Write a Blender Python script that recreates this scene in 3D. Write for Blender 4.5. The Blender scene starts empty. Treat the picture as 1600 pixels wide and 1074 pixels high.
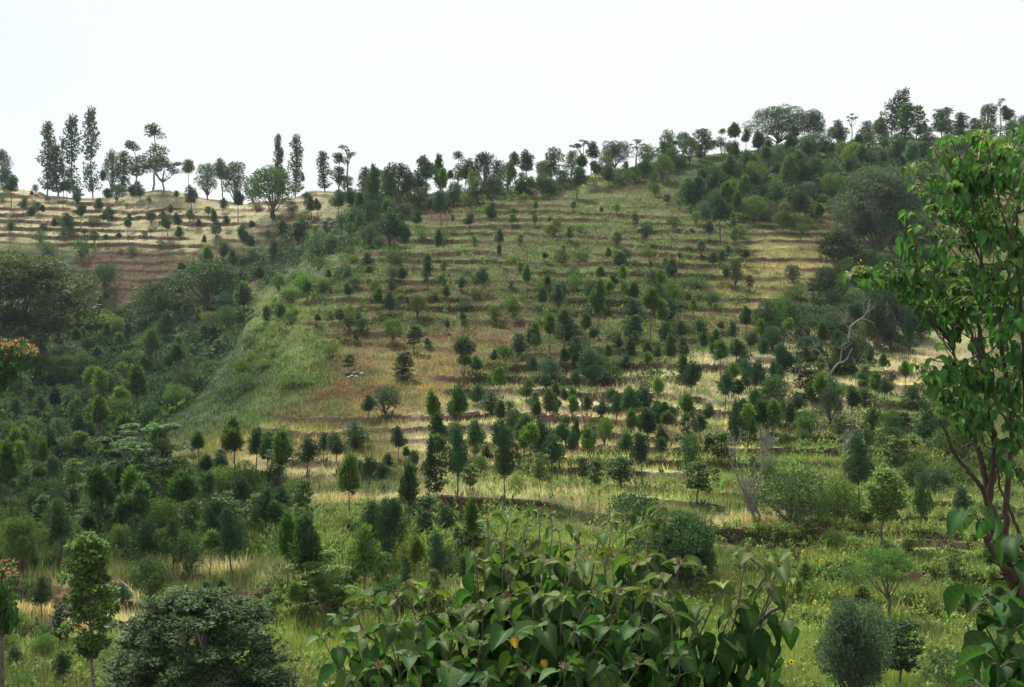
import bpy, math, random
import numpy as np
R = math.radians
rng = np.random.default_rng(7)
random.seed(7)
SC = bpy.context.scene
COL = SC.collection

# ------------------------------------------------------------------ camera
F, CX, CY, PITCH = 1715.0, 800.0, 537.0, R(3.5)
cam_data = bpy.data.cameras.new("camera")
cam_data.sensor_width = 36.0
cam_data.lens = 36.0 * F / 1600.0
cam_data.clip_start, cam_data.clip_end = 0.1, 5000.0
cam = bpy.data.objects.new("camera", cam_data)
COL.objects.link(cam)
cam.rotation_euler = (R(90) - PITCH, 0, 0)
SC.camera = cam
SC.view_settings.view_transform = 'Standard'
SC.view_settings.look = 'None'
SC.view_settings.gamma = 1.0
SC.cycles.use_denoising = True
SC.view_settings.exposure = 1.15
# ------------------------------------------------------------------ sky and sun
SUN_EL, SUN_AZ = R(52), R(-28)          # azimuth measured from +Y towards +X
w = bpy.data.worlds.new("World"); SC.world = w; w.use_nodes = True
nt = w.node_tree; nt.nodes.clear()
N = nt.nodes.new; L = nt.links.new
out = N('ShaderNodeOutputWorld'); bg = N('ShaderNodeBackground')
sky = N('ShaderNodeTexSky'); sky.sky_type = 'NISHITA'; sky.sun_disc = False
sky.sun_elevation = SUN_EL; sky.sun_rotation = SUN_AZ; sky.altitude = 1500
tc = N('ShaderNodeTexCoord'); mp = N('ShaderNodeMapping'); mp.inputs['Scale'].default_value = (1.0, 1.0, 3.0)
nz = N('ShaderNodeTexNoise'); nz.inputs['Scale'].default_value = 1.3; nz.inputs['Detail'].default_value = 4
rp = N('ShaderNodeValToRGB')
rp.color_ramp.elements[0].position = 0.25; rp.color_ramp.elements[0].color = (5.3, 5.8, 6.05, 1)
rp.color_ramp.elements[1].position = 0.7; rp.color_ramp.elements[1].color = (5.98, 5.98, 5.96, 1)
# the cloud sheet thins low in the left of the view: a little blue comes through
sp = N('ShaderNodeSeparateXYZ'); m1 = N('ShaderNodeMath'); m1.operation = 'MULTIPLY_ADD'
m1.inputs[1].default_value = -1.35; m1.inputs[2].default_value = -0.15
m2 = N('ShaderNodeMath'); m2.operation = 'MULTIPLY_ADD'; m2.inputs[1].default_value = -1.6
m3 = N('ShaderNodeClamp'); m3.inputs['Max'].default_value = 0.2
mx = N('ShaderNodeMixRGB'); ad = N('ShaderNodeMath'); ad.operation = 'ADD'; ad.inputs[1].default_value = 0.02
L(tc.outputs['Generated'], mp.inputs['Vector']); L(mp.outputs['Vector'], nz.inputs['Vector'])
L(nz.outputs['Fac'], rp.inputs['Fac']); L(tc.outputs['Generated'], sp.inputs[0])
L(sp.outputs['X'], m1.inputs[0]); L(sp.outputs['Z'], m2.inputs[0]); L(m1.outputs[0], m2.inputs[2])
L(m2.outputs[0], m3.inputs['Value']); L(m3.outputs[0], ad.inputs[0]); L(ad.outputs[0], mx.inputs['Fac'])
L(rp.outputs['Color'], mx.inputs['Color1']); L(sky.outputs['Color'], mx.inputs['Color2'])
L(mx.outputs['Color'], bg.inputs['Color']); L(bg.outputs['Background'], out.inputs['Surface'])
bg.inputs['Strength'].default_value = 0.075
sun_d = bpy.data.lights.new("sun", 'SUN'); sun_d.energy = 3.5; sun_d.angle = R(6); sun_d.color = (1.0, 0.95, 0.86)
sun = bpy.data.objects.new("sun", sun_d); COL.objects.link(sun)
sun.rotation_euler = (R(90) - SUN_EL, 0, math.pi - SUN_AZ)

# ------------------------------------------------------------------ helpers
def px_uE(px, py):
    """pixel of the photograph -> (X/Y, Z/Y) of its ray"""
    u = (np.asarray(px, float) - CX) / F; v = (CY - np.asarray(py, float)) / F
    fy = math.cos(PITCH) + math.sin(PITCH) * v
    return u / fy, (-math.sin(PITCH) + math.cos(PITCH) * v) / fy
def at(px, py, Y):
    u, e = px_uE(px, py); return np.array([u * Y, Y, e * Y])
def to_px(X, Y, Z):
    d = math.cos(PITCH) * Y - math.sin(PITCH) * Z
    h = math.sin(PITCH) * Y + math.cos(PITCH) * Z
    return CX + F * X / d, CY - F * h / d

def hash2(ix, iy, seed):
    h = (ix.astype(np.int64) * 374761393 + iy.astype(np.int64) * 668265263 + seed * 1274126177) & 0xFFFFFFFF
    h = ((h ^ (h >> 13)) * 1274126177) & 0xFFFFFFFF
    h = h ^ (h >> 16)
    return (h & 0xFFFFFF) / float(0xFFFFFF)
def vnoise(x, y, seed=0):
    x = np.asarray(x, float); y = np.asarray(y, float)
    ix = np.floor(x); iy = np.floor(y); fx = x - ix; fy = y - iy
    fx = fx * fx * (3 - 2 * fx); fy = fy * fy * (3 - 2 * fy)
    a = hash2(ix, iy, seed); b = hash2(ix + 1, iy, seed); c = hash2(ix, iy + 1, seed); d = hash2(ix + 1, iy + 1, seed)
    return (a * (1 - fx) + b * fx) * (1 - fy) + (c * (1 - fx) + d * fx) * fy
def fbm(x, y, seed=0, octv=4):
    s = 0; a = 0.5; t = 0
    for i in range(octv):
        s = s + a * vnoise(x * 2 ** i, y * 2 ** i, seed + i * 17); t += a; a *= 0.5
    return s / t
def sstep(a, b, x):
    t = np.clip((x - a) / (b - a), 0, 1); return t * t * (3 - 2 * t)

def np_mesh(name, V, quads=None, tris=None, mat=None, cols=None, smooth=False):
    me = bpy.data.meshes.new(name)
    V = np.asarray(V, np.float32); me.vertices.add(len(V)); me.vertices.foreach_set('co', V.ravel())
    loops = []; starts = []; n = 0; totals = []
    for fc, k in ((quads, 4), (tris, 3)):
        if fc is not None and len(fc):
            fc = np.asarray(fc, np.int32); loops.append(fc.ravel()); m = len(fc)
            starts.append(n + np.arange(m) * k); totals.append(np.full(m, k)); n += m * k
    loops = np.concatenate(loops); starts = np.concatenate(starts).astype(np.int32)
    me.loops.add(len(loops)); me.loops.foreach_set('vertex_index', loops)
    me.polygons.add(len(starts)); me.polygons.foreach_set('loop_start', starts)
    if smooth: me.polygons.foreach_set('use_smooth', np.ones(len(starts), bool))
    me.update(calc_edges=True)
    if cols is not None:
        a = me.color_attributes.new("tint", 'FLOAT_COLOR', 'POINT')
        c4 = np.ones((len(V), 4), np.float32); c4[:, :3] = cols; a.data.foreach_set('color', c4.ravel())
    if mat: me.materials.append(mat)
    return me

class MB:
    """collects tubes, cards and shapes that become one mesh"""
    def __init__(s): s.V = []; s.Q = []; s.T = []; s.C = []; s.n = 0
    def add(s, V, Q=None, T=None, C=None):
        V = np.asarray(V, float)
        if Q is not None and len(Q): s.Q.append(np.asarray(Q) + s.n)
        if T is not None and len(T): s.T.append(np.asarray(T) + s.n)
        s.V.append(V); s.n += len(V)
        s.C.append(np.ones((len(V), 3)) if C is None else (np.tile(C, (len(V), 1)) if np.ndim(C) == 1 else C))
    def tube(s, pts, rad, n=6, C=None, wob=0.0):
        pts = np.asarray(pts, float); m = len(pts)
        rad = np.full(m, rad) if np.ndim(rad) == 0 else np.asarray(rad, float)
        t = np.gradient(pts, axis=0); t /= np.linalg.norm(t, axis=1)[:, None] + 1e-9
        ref = np.array([0, 0, 1.0]) if abs(t[:, 2]).mean() < 0.8 else np.array([0, 1.0, 0])
        a = np.cross(t, ref); a /= np.linalg.norm(a, axis=1)[:, None] + 1e-9; b = np.cross(t, a)
        th = np.arange(n) * 2 * math.pi / n
        rr = rad[:, None] * (1 + wob * (rng.random((m, n)) - .5))
        V = pts[:, None, :] + rr[..., None] * (np.cos(th)[None, :, None] * a[:, None, :] + np.sin(th)[None, :, None] * b[:, None, :])
        i = np.arange(m - 1)[:, None] * n; j = np.arange(n)[None, :]; k = (j + 1) % n
        Q = np.stack([i + j, i + k, i + n + k, i + n + j], -1).reshape(-1, 4)
        V = np.concatenate([V.reshape(-1, 3), pts[-1:]]); T = np.stack([(m - 1) * n + np.arange(n), (m - 1) * n + (np.arange(n) + 1) % n, np.full(n, m * n)], -1)
        s.add(V, Q, T, C)
    def cards(s, P, D, Nn, Ln, Wd, C=None):
        """leaf-like diamonds from P along D, facing Nn"""
        n = len(P); S = np.cross(D, Nn); S /= np.linalg.norm(S, axis=1)[:, None] + 1e-9
        Ln = np.broadcast_to(Ln, n)[:, None]; Wd = np.broadcast_to(Wd, n)[:, None]
        V = np.stack([P, P + D * Ln * .45 + S * Wd * .5, P + D * Ln, P + D * Ln * .45 - S * Wd * .5], 1).reshape(-1, 3)
        Q = np.arange(n * 4).reshape(-1, 4)
        s.add(V, Q, None, None if C is None else np.repeat(C, 4, 0))
    def mesh(s, name, mat, smooth=False, col=True):
        return np_mesh(name, np.concatenate(s.V), np.concatenate(s.Q) if s.Q else None, np.concatenate(s.T) if s.T else None, mat,
                       np.concatenate(s.C) if col else None, smooth)
def unit(v): return v / (np.linalg.norm(v, axis=-1, keepdims=True) + 1e-9)
def rdir(n): return unit(rng.normal(size=(n, 3)))
def tag(o, label=None, cat=None, group=None, kind=None):
    if label: o['label'] = label
    if cat: o['category'] = cat
    if group: o['group'] = group
    if kind: o['kind'] = kind
    return o
def link(name, me, parent=None, loc=(0, 0, 0)):
    o = bpy.data.objects.new(name, me); COL.objects.link(o); o.location = loc
    if parent: o.parent = parent
    return o

# ------------------------------------------------------------------ materials
def new_mat(name):
    m = bpy.data.materials.new(name); m.use_nodes = True; m.node_tree.nodes.clear()
    return m, m.node_tree.nodes.new, m.node_tree.links.new
def leaf_mat(name, transl=0.3, var=0.45, hue=0.03, rough=0.6, spec=0.12, sat=1.0, use_obj=True, boost=(1.5, 1.7, .7)):
    """object colour x mesh tint, varied leaf by leaf and plant by plant"""
    m, N, L = new_mat(name)
    o = N('ShaderNodeOutputMaterial'); p = N('ShaderNodeBsdfPrincipled'); t = N('ShaderNodeBsdfTranslucent'); mix = N('ShaderNodeMixShader')
    a = N('ShaderNodeVertexColor'); a.layer_name = 'tint'
    g = N('ShaderNodeNewGeometry'); oi = N('ShaderNodeObjectInfo')
    mul = N('ShaderNodeMixRGB'); mul.blend_type = 'MULTIPLY'; mul.inputs['Fac'].default_value = 1
    if use_obj: L(oi.outputs['Color'], mul.inputs['Color1'])
    else: mul.inputs['Color1'].default_value = (1, 1, 1, 1)
    L(a.outputs['Color'], mul.inputs['Color2'])
    hsv = N('ShaderNodeHueSaturation'); hsv.inputs['Saturation'].default_value = sat
    v1 = N('ShaderNodeMapRange'); v1.inputs['To Min'].default_value = 1 - var; v1.inputs['To Max'].default_value = 1 + var
    v2 = N('ShaderNodeMapRange'); v2.inputs['To Min'].default_value = 0.8; v2.inputs['To Max'].default_value = 1.22
    mm = N('ShaderNodeMath'); mm.operation = 'MULTIPLY'
    h = N('ShaderNodeMapRange'); h.inputs['To Min'].default_value = 0.5 - hue; h.inputs['To Max'].default_value = 0.5 + hue
    L(g.outputs['Random Per Island'], v1.inputs['Value']); L(oi.outputs['Random'], v2.inputs['Value'])
    L(v1.outputs[0], mm.inputs[0]); L(v2.outputs[0], mm.inputs[1]); L(mm.outputs[0], hsv.inputs['Value'])
    wn = N('ShaderNodeTexWhiteNoise'); wn.noise_dimensions = '1D'; L(g.outputs['Random Per Island'], wn.inputs['W'])
    L(wn.outputs['Value'], h.inputs['Value']); L(h.outputs[0], hsv.inputs['Hue'])
    L(mul.outputs['Color'], hsv.inputs['Color'])
    L(hsv.outputs['Color'], p.inputs['Base Color'])
    p.inputs['Roughness'].default_value = rough; p.inputs['Specular IOR Level'].default_value = spec
    br = N('ShaderNodeMixRGB'); br.blend_type = 'MULTIPLY'; br.inputs['Fac'].default_value = 1; br.inputs['Color2'].default_value = (*boost, 1)
    L(hsv.outputs['Color'], br.inputs['Color1']); L(br.outputs['Color'], t.inputs['Color'])
    mix.inputs['Fac'].default_value = transl
    L(p.outputs[0], mix.inputs[1]); L(t.outputs[0], mix.inputs[2]); L(mix.outputs[0], o.inputs['Surface'])
    return m
def bark_mat(name, c1, c2, scale=30):
    m, N, L = new_mat(name)
    o = N('ShaderNodeOutputMaterial'); p = N('ShaderNodeBsdfPrincipled'); tc = N('ShaderNodeTexCoord'); mp = N('ShaderNodeMapping')
    mp.inputs['Scale'].default_value = (scale, scale, scale * .25)
    n = N('ShaderNodeTexNoise'); n.inputs['Scale'].default_value = 1; n.inputs['Detail'].default_value = 5
    r = N('ShaderNodeValToRGB'); r.color_ramp.elements[0].position = .3; r.color_ramp.elements[1].position = .7
    r.color_ramp.elements[0].color = (*c1, 1); r.color_ramp.elements[1].color = (*c2, 1)
    b = N('ShaderNodeBump'); b.inputs['Strength'].default_value = .7; b.inputs['Distance'].default_value = .01
    L(tc.outputs['Object'], mp.inputs[0]); L(mp.outputs[0], n.inputs['Vector']); L(n.outputs['Fac'], r.inputs[0]); L(r.outputs[0], p.inputs['Base Color'])
    L(n.outputs['Fac'], b.inputs['Height']); L(b.outputs[0], p.inputs['Normal']); p.inputs['Roughness'].default_value = .85
    L(p.outputs[0], o.inputs['Surface']); return m
M_LEAF = leaf_mat("foliage")
M_NEEDLE = leaf_mat("needles", transl=0.18, var=0.4, hue=0.02)
M_GRASS = leaf_mat("grass_blades", transl=0.3, var=0.4, hue=0.02, use_obj=False, boost=(1.25, 1.3, .85), spec=.15, rough=.7)
M_BROAD = leaf_mat("broad_leaves", transl=0.3, var=0.3, hue=0.02, rough=0.55, spec=0.1)
M_BARK = bark_mat("grey_brown_bark", (.05, .04, .03), (.16, .13, .10))
M_PALE = bark_mat("pale_bark", (.11, .10, .085), (.27, .25, .215))
M_RED = bark_mat("red_brown_bark", (.016, .012, .010), (.085, .05, .032), 14)

# ------------------------------------------------------------------ terrain
CP = """-900 300 290;-300 286 290;0 288 290;250 292 288;500 296 268;600 301 250;700 304 240;760 300 238;850 284 238;950 268 240;1060 245 245;1200 232 248;1300 224 250;1450 214 250;1600 206 250;1900 196 250;2500 190 250
-900 400 240;0 400 242;150 400 240;250 400 238;380 395 236;450 400 222;500 350 228;545 335 225;-300 340 265;200 340 262;400 340 256
1600 300 212;1400 300 208;1200 300 207;1000 300 212;850 320 205;700 345 198;620 365 188;2300 300 210
1600 400 165;1300 400 165;1000 400 162;750 400 165;580 400 165;505 425 158;2300 400 165
1600 500 130;1300 500 130;1000 500 130;750 500 131;550 500 133;435 500 139;2300 500 130
1600 600 101;1300 600 102;1000 600 103;700 600 104;480 600 108;365 600 118
1600 700 79;1200 700 80;800 700 81;500 700 84;310 690 92;2300 700 80
1600 800 63;1200 800 63;800 800 63;450 800 65;200 800 68;0 800 72;-700 800 74
2200 900 49;1600 900 49;1000 900 50;500 900 50;0 900 54;-700 900 56
2200 1074 36;1600 1074 36;1000 1074 35;500 1074 35;0 1074 37;-700 1074 38
350 520 172;300 590 150;240 650 124;200 720 98;150 500 212;220 450 226;100 560 178;50 650 128;0 700 102;100 740 92;0 600 150;0 500 198;-700 500 198;-700 650 128"""
pts = np.array([[float(a) for a in q.split()] for ln in CP.split('\n') for q in ln.split(';')])
cu, ce = px_uE(pts[:, 0], pts[:, 1]); cl = np.log(pts[:, 2])
ex_u, ex_l, ex_e = [], [], []
for px, py, Y in pts[:17]:                        # the far side of the ridge falls away
    u_, e_ = px_uE(px, py)
    for k, d in ((1.15, .05), (1.5, .16), (2.6, .2)):
        ex_u.append(float(u_)); ex_l.append(math.log(Y * k)); ex_e.append(float(e_) - d)
for u_ in (-1.2, -.6, -.2, .2, .6, 1.2):          # the near slope that the camera stands on
    for Y, e_ in ((3, -.85), (5, -.66), (8, -.56), (13, -.49), (20, -.44), (28, -.405)):
        ex_u.append(u_); ex_l.append(math.log(Y)); ex_e.append(e_)
cu = np.concatenate([cu, ex_u]); cl = np.concatenate([cl, ex_l]); ce = np.concatenate([ce, ex_e])
def tps_k(r2): return 0.5 * r2 * np.log(r2 + 1e-12)
SU = 2.2
def tps_fit(u, l, e, lam=2e-3):
    n = len(u); A = np.zeros((n + 3, n + 3))
    A[:n, :n] = tps_k((SU * (u[:, None] - u[None])) ** 2 + (l[:, None] - l[None]) ** 2) + lam * np.eye(n)
    P = np.stack([np.ones(n), SU * u, l], 1); A[:n, n:] = P; A[n:, :n] = P.T
    return np.linalg.solve(A, np.concatenate([e, np.zeros(3)]))
TW = tps_fit(cu, cl, ce)
def tps_eval(u, l):
    out = np.zeros(u.shape)
    for i in range(len(cu)): out += TW[i] * tps_k((SU * (u - cu[i])) ** 2 + (l - cl[i]) ** 2)
    return out + TW[-3] + TW[-2] * SU * u + TW[-1] * l
GY = np.concatenate([np.geomspace(2.0, 22, 60)[:-1], np.arange(22, 72, .14), np.arange(72, 296, .24), np.geomspace(296, 800, 60)])
GU = np.concatenate([np.linspace(-1.5, -.56, 60)[:-1], np.linspace(-.56, .56, 800), np.linspace(.56, 1.5, 60)[1:]])
UU0, LL0 = np.meshgrid(np.concatenate([np.linspace(-1.5, 1.5, 151)]), np.linspace(math.log(2), math.log(800), 300))
E0 = tps_eval(UU0, LL0)
def base_e(u, Y):
    fi = np.clip((u + 1.5) / 3.0 * 150, 0, 149.999); fj = np.clip((np.log(Y) - math.log(2)) / (math.log(800) - math.log(2)) * 299, 0, 298.999)
    i = fi.astype(int); j = fj.astype(int); a = fi - i; b = fj - j
    return (E0[j, i] * (1 - a) + E0[j, i + 1] * a) * (1 - b) + (E0[j + 1, i] * (1 - a) + E0[j + 1, i + 1] * a) * b
UU, YY = np.meshgrid(GU, GY)
EE = base_e(UU, YY); XX = UU * YY; ZZ = EE * YY
PX, PY = to_px(XX, YY, ZZ)
def blob(px, py, bl):
    """soft ellipses x y rx ry weight"""
    o = np.zeros(np.shape(px))
    for x, y, rx, ry, wt in bl:
        d = ((px - x) / rx) ** 2 + ((py - y) / ry) ** 2
        o = np.maximum(o, wt * np.clip(1.35 - d, 0, .7) / .7) if wt > 0 else o * (1 + wt * np.clip(1.35 - d, 0, .7) / .7)
    return np.clip(o, 0, 1)
# how strongly each part of the hillside is terraced
TERR = [(230, 330, 330, 70, 1), (850, 420, 330, 110, 1), (600, 470, 180, 60, .8), (1250, 400, 260, 120, .8), (1400, 330, 220, 60, 1), (950, 650, 330, 110, 1), (1250, 640, 260, 120, .9),
        (560, 690, 180, 70, .7), (700, 570, 200, 60, .45), (250, 430, 150, 60, .5), (1480, 420, 160, 50, 1), (120, 985, 190, 70, .9), (480, 925, 160, 40, .8), (1350, 740, 200, 40, .4), (760, 900, 200, 40, .5),
        (350, 620, 90, 60, .2), (1450, 840, 220, 110, .7), (1000, 900, 220, 60, .6), (650, 930, 200, 70, .6), (1080, 780, 200, 30, .5), (1300, 960, 160, 60, .5)]
def n_of(py):
    ys = np.array([150, 250, 300, 350, 400, 450, 500, 600, 700, 800, 900, 1100.]); sp_ = np.array([9, 9.5, 10.5, 12, 14, 16, 18, 21, 22, 30, 34, 50.])
    g = np.linspace(150, 1100, 951); c = np.cumsum(1 / np.interp(g, ys, sp_)); return np.interp(py, g, -c), np.interp(py, ys, sp_)
on = (YY > 30) & (YY < 300)
ph, spc = n_of(PY)
wob = np.interp(PY, [380, 520], [.65, 1.1]) * (fbm(XX / 38, YY / 30, 5, 3) - .5) * 2 + .32 * (fbm(XX / 7, YY / 11, 9, 3) - .5) * 2
ph = ph + wob + .0022 * (PX - 800) * 0.6
tid = np.floor(ph); fr = ph - tid
st = blob(PX, PY, TERR) * sstep(.34, .72, .2 + vnoise(XX / 11 + tid * 3.7, tid * 1.31, 3) * 1.0) * (PY < 1000)
st = st * np.where(on, 1, 0)
J = .14
amp = st * spc / F * YY * (np.interp(PY, [420, 560], [.20, .32]) + .42 * vnoise(XX / 9 + tid * 5.1, tid * .77, 8))
saw = np.where(fr < 1 - J, .5 - fr / (1 - J), -.5 + sstep(0, 1, (fr - (1 - J)) / J))
Z2 = ZZ + amp * saw
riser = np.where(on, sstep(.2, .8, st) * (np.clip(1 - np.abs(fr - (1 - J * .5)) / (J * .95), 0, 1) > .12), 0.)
# the tall dark banks that cross the field: polylines (px,py) of their foot, height m
BANKS = [([(478, 812), (560, 810), (700, 806), (880, 812), (960, 826), (1040, 842), (1130, 850), (1220, 858), (1300, 852)], .75),
         ([(1180, 798), (1260, 815), (1340, 812), (1400, 800)], .45), ([(-200, 955), (0, 950), (60, 958), (110, 958), (210, 945)], .75), ([(-100, 1000), (40, 1000), (90, 1004)], .4),
         ([(400, 935), (440, 935), (500, 928), (560, 925)], .6), ([(660, 905), (760, 905), (880, 900)], .4), ([(1260, 905), (1340, 905)], .35), ([(1380, 868), (1450, 862), (1540, 866)], .3), ([(1000, 905), (1100, 900)], .3), ([(1400, 960), (1500, 962)], .3), ([(600, 965), (700, 960)], .3)]
hit_cache = {}
bank_soil = np.zeros_like(ZZ); bank_front = np.zeros_like(ZZ)
for poly, hgt in BANKS:
    p = np.array(poly, float); bu, be = px_uE(p[:, 0], p[:, 1])
    col = np.geomspace(20, 200, 1500); by = []
    for a, b in zip(bu, be):
        ec = base_e(np.full(1500, a), col); by.append(col[np.argmax(ec >= b)])
    by = np.array(by); s = np.argsort(bu)
    yc = np.interp(UU, bu[s], by[s]) + .5 * (fbm(XX / 2.2, XX * 0, 21, 3) - .5)
    endf = sstep(bu.min() - .004, bu.min() + .012, UU) * (1 - sstep(bu.max() - .012, bu.max() + .004, UU))
    t = YY - yc; hh = hgt * (.75 + .5 * vnoise(XX / 4, XX * 0, 4))
    Z2 += endf * hh * (sstep(0, .4, t) * np.exp(-np.clip(t, 0, None) / 7.0))
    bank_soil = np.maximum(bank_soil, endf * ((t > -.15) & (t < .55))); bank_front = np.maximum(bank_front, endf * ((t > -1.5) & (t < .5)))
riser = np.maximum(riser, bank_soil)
Z2 += np.where(YY < 300, .22 * (fbm(XX / 2.3, YY / 2.3, 31, 3) - .5) * sstep(20, 40, YY) + .5 * (fbm(XX / 9, YY / 9, 33, 3) - .5), 0)
Z2 += np.where((YY > 290), 3 * (fbm(XX / 60, YY / 60, 35, 3) - .5) * sstep(300, 420, YY), 0)
E2 = Z2 / YY
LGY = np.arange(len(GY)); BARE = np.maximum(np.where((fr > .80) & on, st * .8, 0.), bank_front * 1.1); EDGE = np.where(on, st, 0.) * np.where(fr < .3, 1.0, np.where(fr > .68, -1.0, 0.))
def _cell(X, Y):
    u = X / Y
    fi = np.interp(u, GU, np.arange(len(GU))); fj = np.interp(Y, GY, LGY)
    i = np.minimum(fi.astype(int), len(GU) - 2); j = np.minimum(fj.astype(int), len(GY) - 2); return i, j, fi - i, fj - j
def ground(X, Y, A=None):
    A = Z2 if A is None else A
    X = np.atleast_1d(np.asarray(X, float)); Y = np.atleast_1d(np.asarray(Y, float))
    i, j, a, b = _cell(X, Y)
    return (A[j, i] * (1 - a) + A[j, i + 1] * a) * (1 - b) + (A[j + 1, i] * (1 - a) + A[j + 1, i + 1] * a) * b
J0 = int(np.searchsorted(GY, 24)); J1 = int(np.searchsorted(GY, 320))
def hit(px, py):
    """where the ray of this pixel first meets the ground"""
    u, e = px_uE(px, py); u = np.atleast_1d(u); e = np.atleast_1d(e); o = np.zeros((len(u), 3)); ok = np.zeros(len(u), bool)
    fi = np.interp(u, GU, np.arange(len(GU))); i = np.minimum(fi.astype(int), len(GU) - 2); a = fi - i
    for s in range(0, len(u), 4000):
        c = slice(s, s + 4000)
        col = E2[J0:J1, i[c]] * (1 - a[c]) + E2[J0:J1, i[c] + 1] * a[c]
        m = col >= e[c][None, :]; k = np.argmax(m, 0); ok[c] = m.any(0)
        Y = GY[J0 + k]; o[c, 0] = u[c] * Y; o[c, 1] = Y
    o[:, 2] = ground(o[:, 0], o[:, 1]); return o, ok

# ---- what grows and shows where (colours of the things themselves)
DRY = np.array([.43, .37, .235]); STRAW = np.array([.33, .24, .13]); BROWN = np.array([.14, .088, .048]); SOIL = np.array([.060, .036, .026]); REDSOIL = np.array([.10, .050, .036])
GRN = np.array([.085, .125, .038]); LIME = np.array([.235, .29, .08]); OLIVE = np.array([.105, .118, .050]); DARKG = np.array([.03, .055, .022]); GOLD = np.array([.27, .22, .09])
COLZ = [  # colour, ellipses
 (BROWN * 1.0, [(820, 450, 420, 120, .85), (680, 580, 230, 70, .8), (1250, 330, 260, 60, .6), (420, 690, 260, 50, .5)]),
 (np.array([.135, .068, .043]), [(640, 480, 190, 60, .75), (800, 470, 90, 40, .7), (700, 590, 140, 40, .6), (860, 380, 160, 40, .5), (1350, 400, 140, 40, .8), (560, 640, 110, 40, .5), (1060, 380, 120, 50, .5)]),
 (OLIVE, [(780, 370, 300, 70, .9), (1000, 400, 260, 90, .85), (950, 450, 200, 80, .8), (1250, 440, 160, 70, .9), (700, 470, 220, 50, .6), (1400, 420, 150, 70, .7), (600, 400, 120, 50, .7), (420, 690, 200, 70, .5), (1000, 560, 180, 50, .6)]),
 (REDSOIL, [(200, 430, 130, 42, .95), (150, 450, 80, 40, .9), (690, 322, 46, 22, .9), (400, 400, 150, 22, .6), (60, 650, 90, 30, .5), (205, 760, 22, 18, .7)]),
 (DRY * .95, [(200, 330, 340, 58, .95), (20, 320, 120, 60, .9), (480, 340, 60, 30, .7)]),
 (GOLD, [(1240, 400, 70, 40, .95), (700, 580, 130, 40, .6), (1200, 440, 90, 50, .7), (430, 700, 160, 40, .7), (640, 640, 90, 30, .6), (980, 272, 130, 14, .6), (1060, 290, 100, 12, .5)]),
 (GRN, [(440, 540, 80, 90, .85), (480, 460, 70, 60, .8), (340, 640, 90, 40, .9), (560, 380, 60, 60, .8), (1000, 250, 200, 24, .7), (460, 590, 70, 40, .8), (760, 740, 60, 30, .3)]),
 (LIME * .56, [(400, 560, 34, 80, .8), (360, 620, 60, 30, .9), (450, 480, 50, 50, .8), (330, 620, 60, 30, .6), (430, 550, 50, 60, .5), (300, 650, 90, 14, .7), (900, 340, 150, 16, .35), (700, 375, 60, 8, .6), (150, 490, 50, 20, .5)]),
 (DRY, [(900, 690, 270, 90, .95), (1150, 620, 220, 70, .95), (1380, 560, 170, 70, .9), (1240, 590, 120, 40, .9), (640, 790, 200, 16, .95), (860, 775, 220, 30, .95), (1450, 590, 90, 60, .8), (1210, 823, 110, 18, .95), (1070, 640, 90, 30, .8), (720, 690, 70, 60, .6),
        (130, 970, 140, 50, .95), (500, 920, 80, 40, .85), (320, 885, 60, 20, .9), (50, 1000, 90, 30, .8), (730, 950, 90, 30, .8), (480, 730, 110, 24, .7), (300, 880, 80, 24, .8)]),
 (STRAW, [(1300, 868, 50, 10, .8), (1455, 855, 90, 9, .7), (1440, 800, 120, 14, .5), (1430, 955, 80, 10, .6), (650, 955, 70, 12, .7), (1240, 1000, 40, 14, .6), (1500, 1000, 60, 10, .5), (1220, 828, 90, 10, .9), (1250, 690, 60, 20, .5), (900, 700, 200, 60, .4), (130, 965, 120, 30, .5), (620, 795, 160, 10, .6)]),
 (LIME, [(900, 740, 120, 24, .55), (1050, 780, 120, 20, .6), (1200, 720, 120, 40, .4), (680, 860, 240, 46, 1), (1450, 860, 230, 90, .7), (1300, 1000, 260, 90, .8), (550, 1000, 160, 70, .9), (1100, 730, 60, 50, .4), (180, 760, 50, 30, .7), (80, 1020, 110, 24, .5), (990, 870, 60, 40, .5)]),
 (OLIVE * 1.9, [(1420, 790, 220, 60, .75), (1500, 900, 140, 60, .7), (1000, 920, 150, 40, .6), (1500, 1020, 120, 50, .6), (760, 640, 60, 20, .4)]),
 (DARKG, [(200, 590, 230, 110, 1), (60, 720, 140, 110, 1), (150, 830, 200, 60, .9), (300, 480, 90, 60, .95), (440, 400, 70, 60, .6), (330, 790, 110, 50, .7), (550, 350, 50, 40, .5), (1300, 280, 330, 36, .8), (1350, 350, 160, 50, .4), (1320, 480, 110, 40, .6), (60, 460, 100, 70, .9)]),
]
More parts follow.
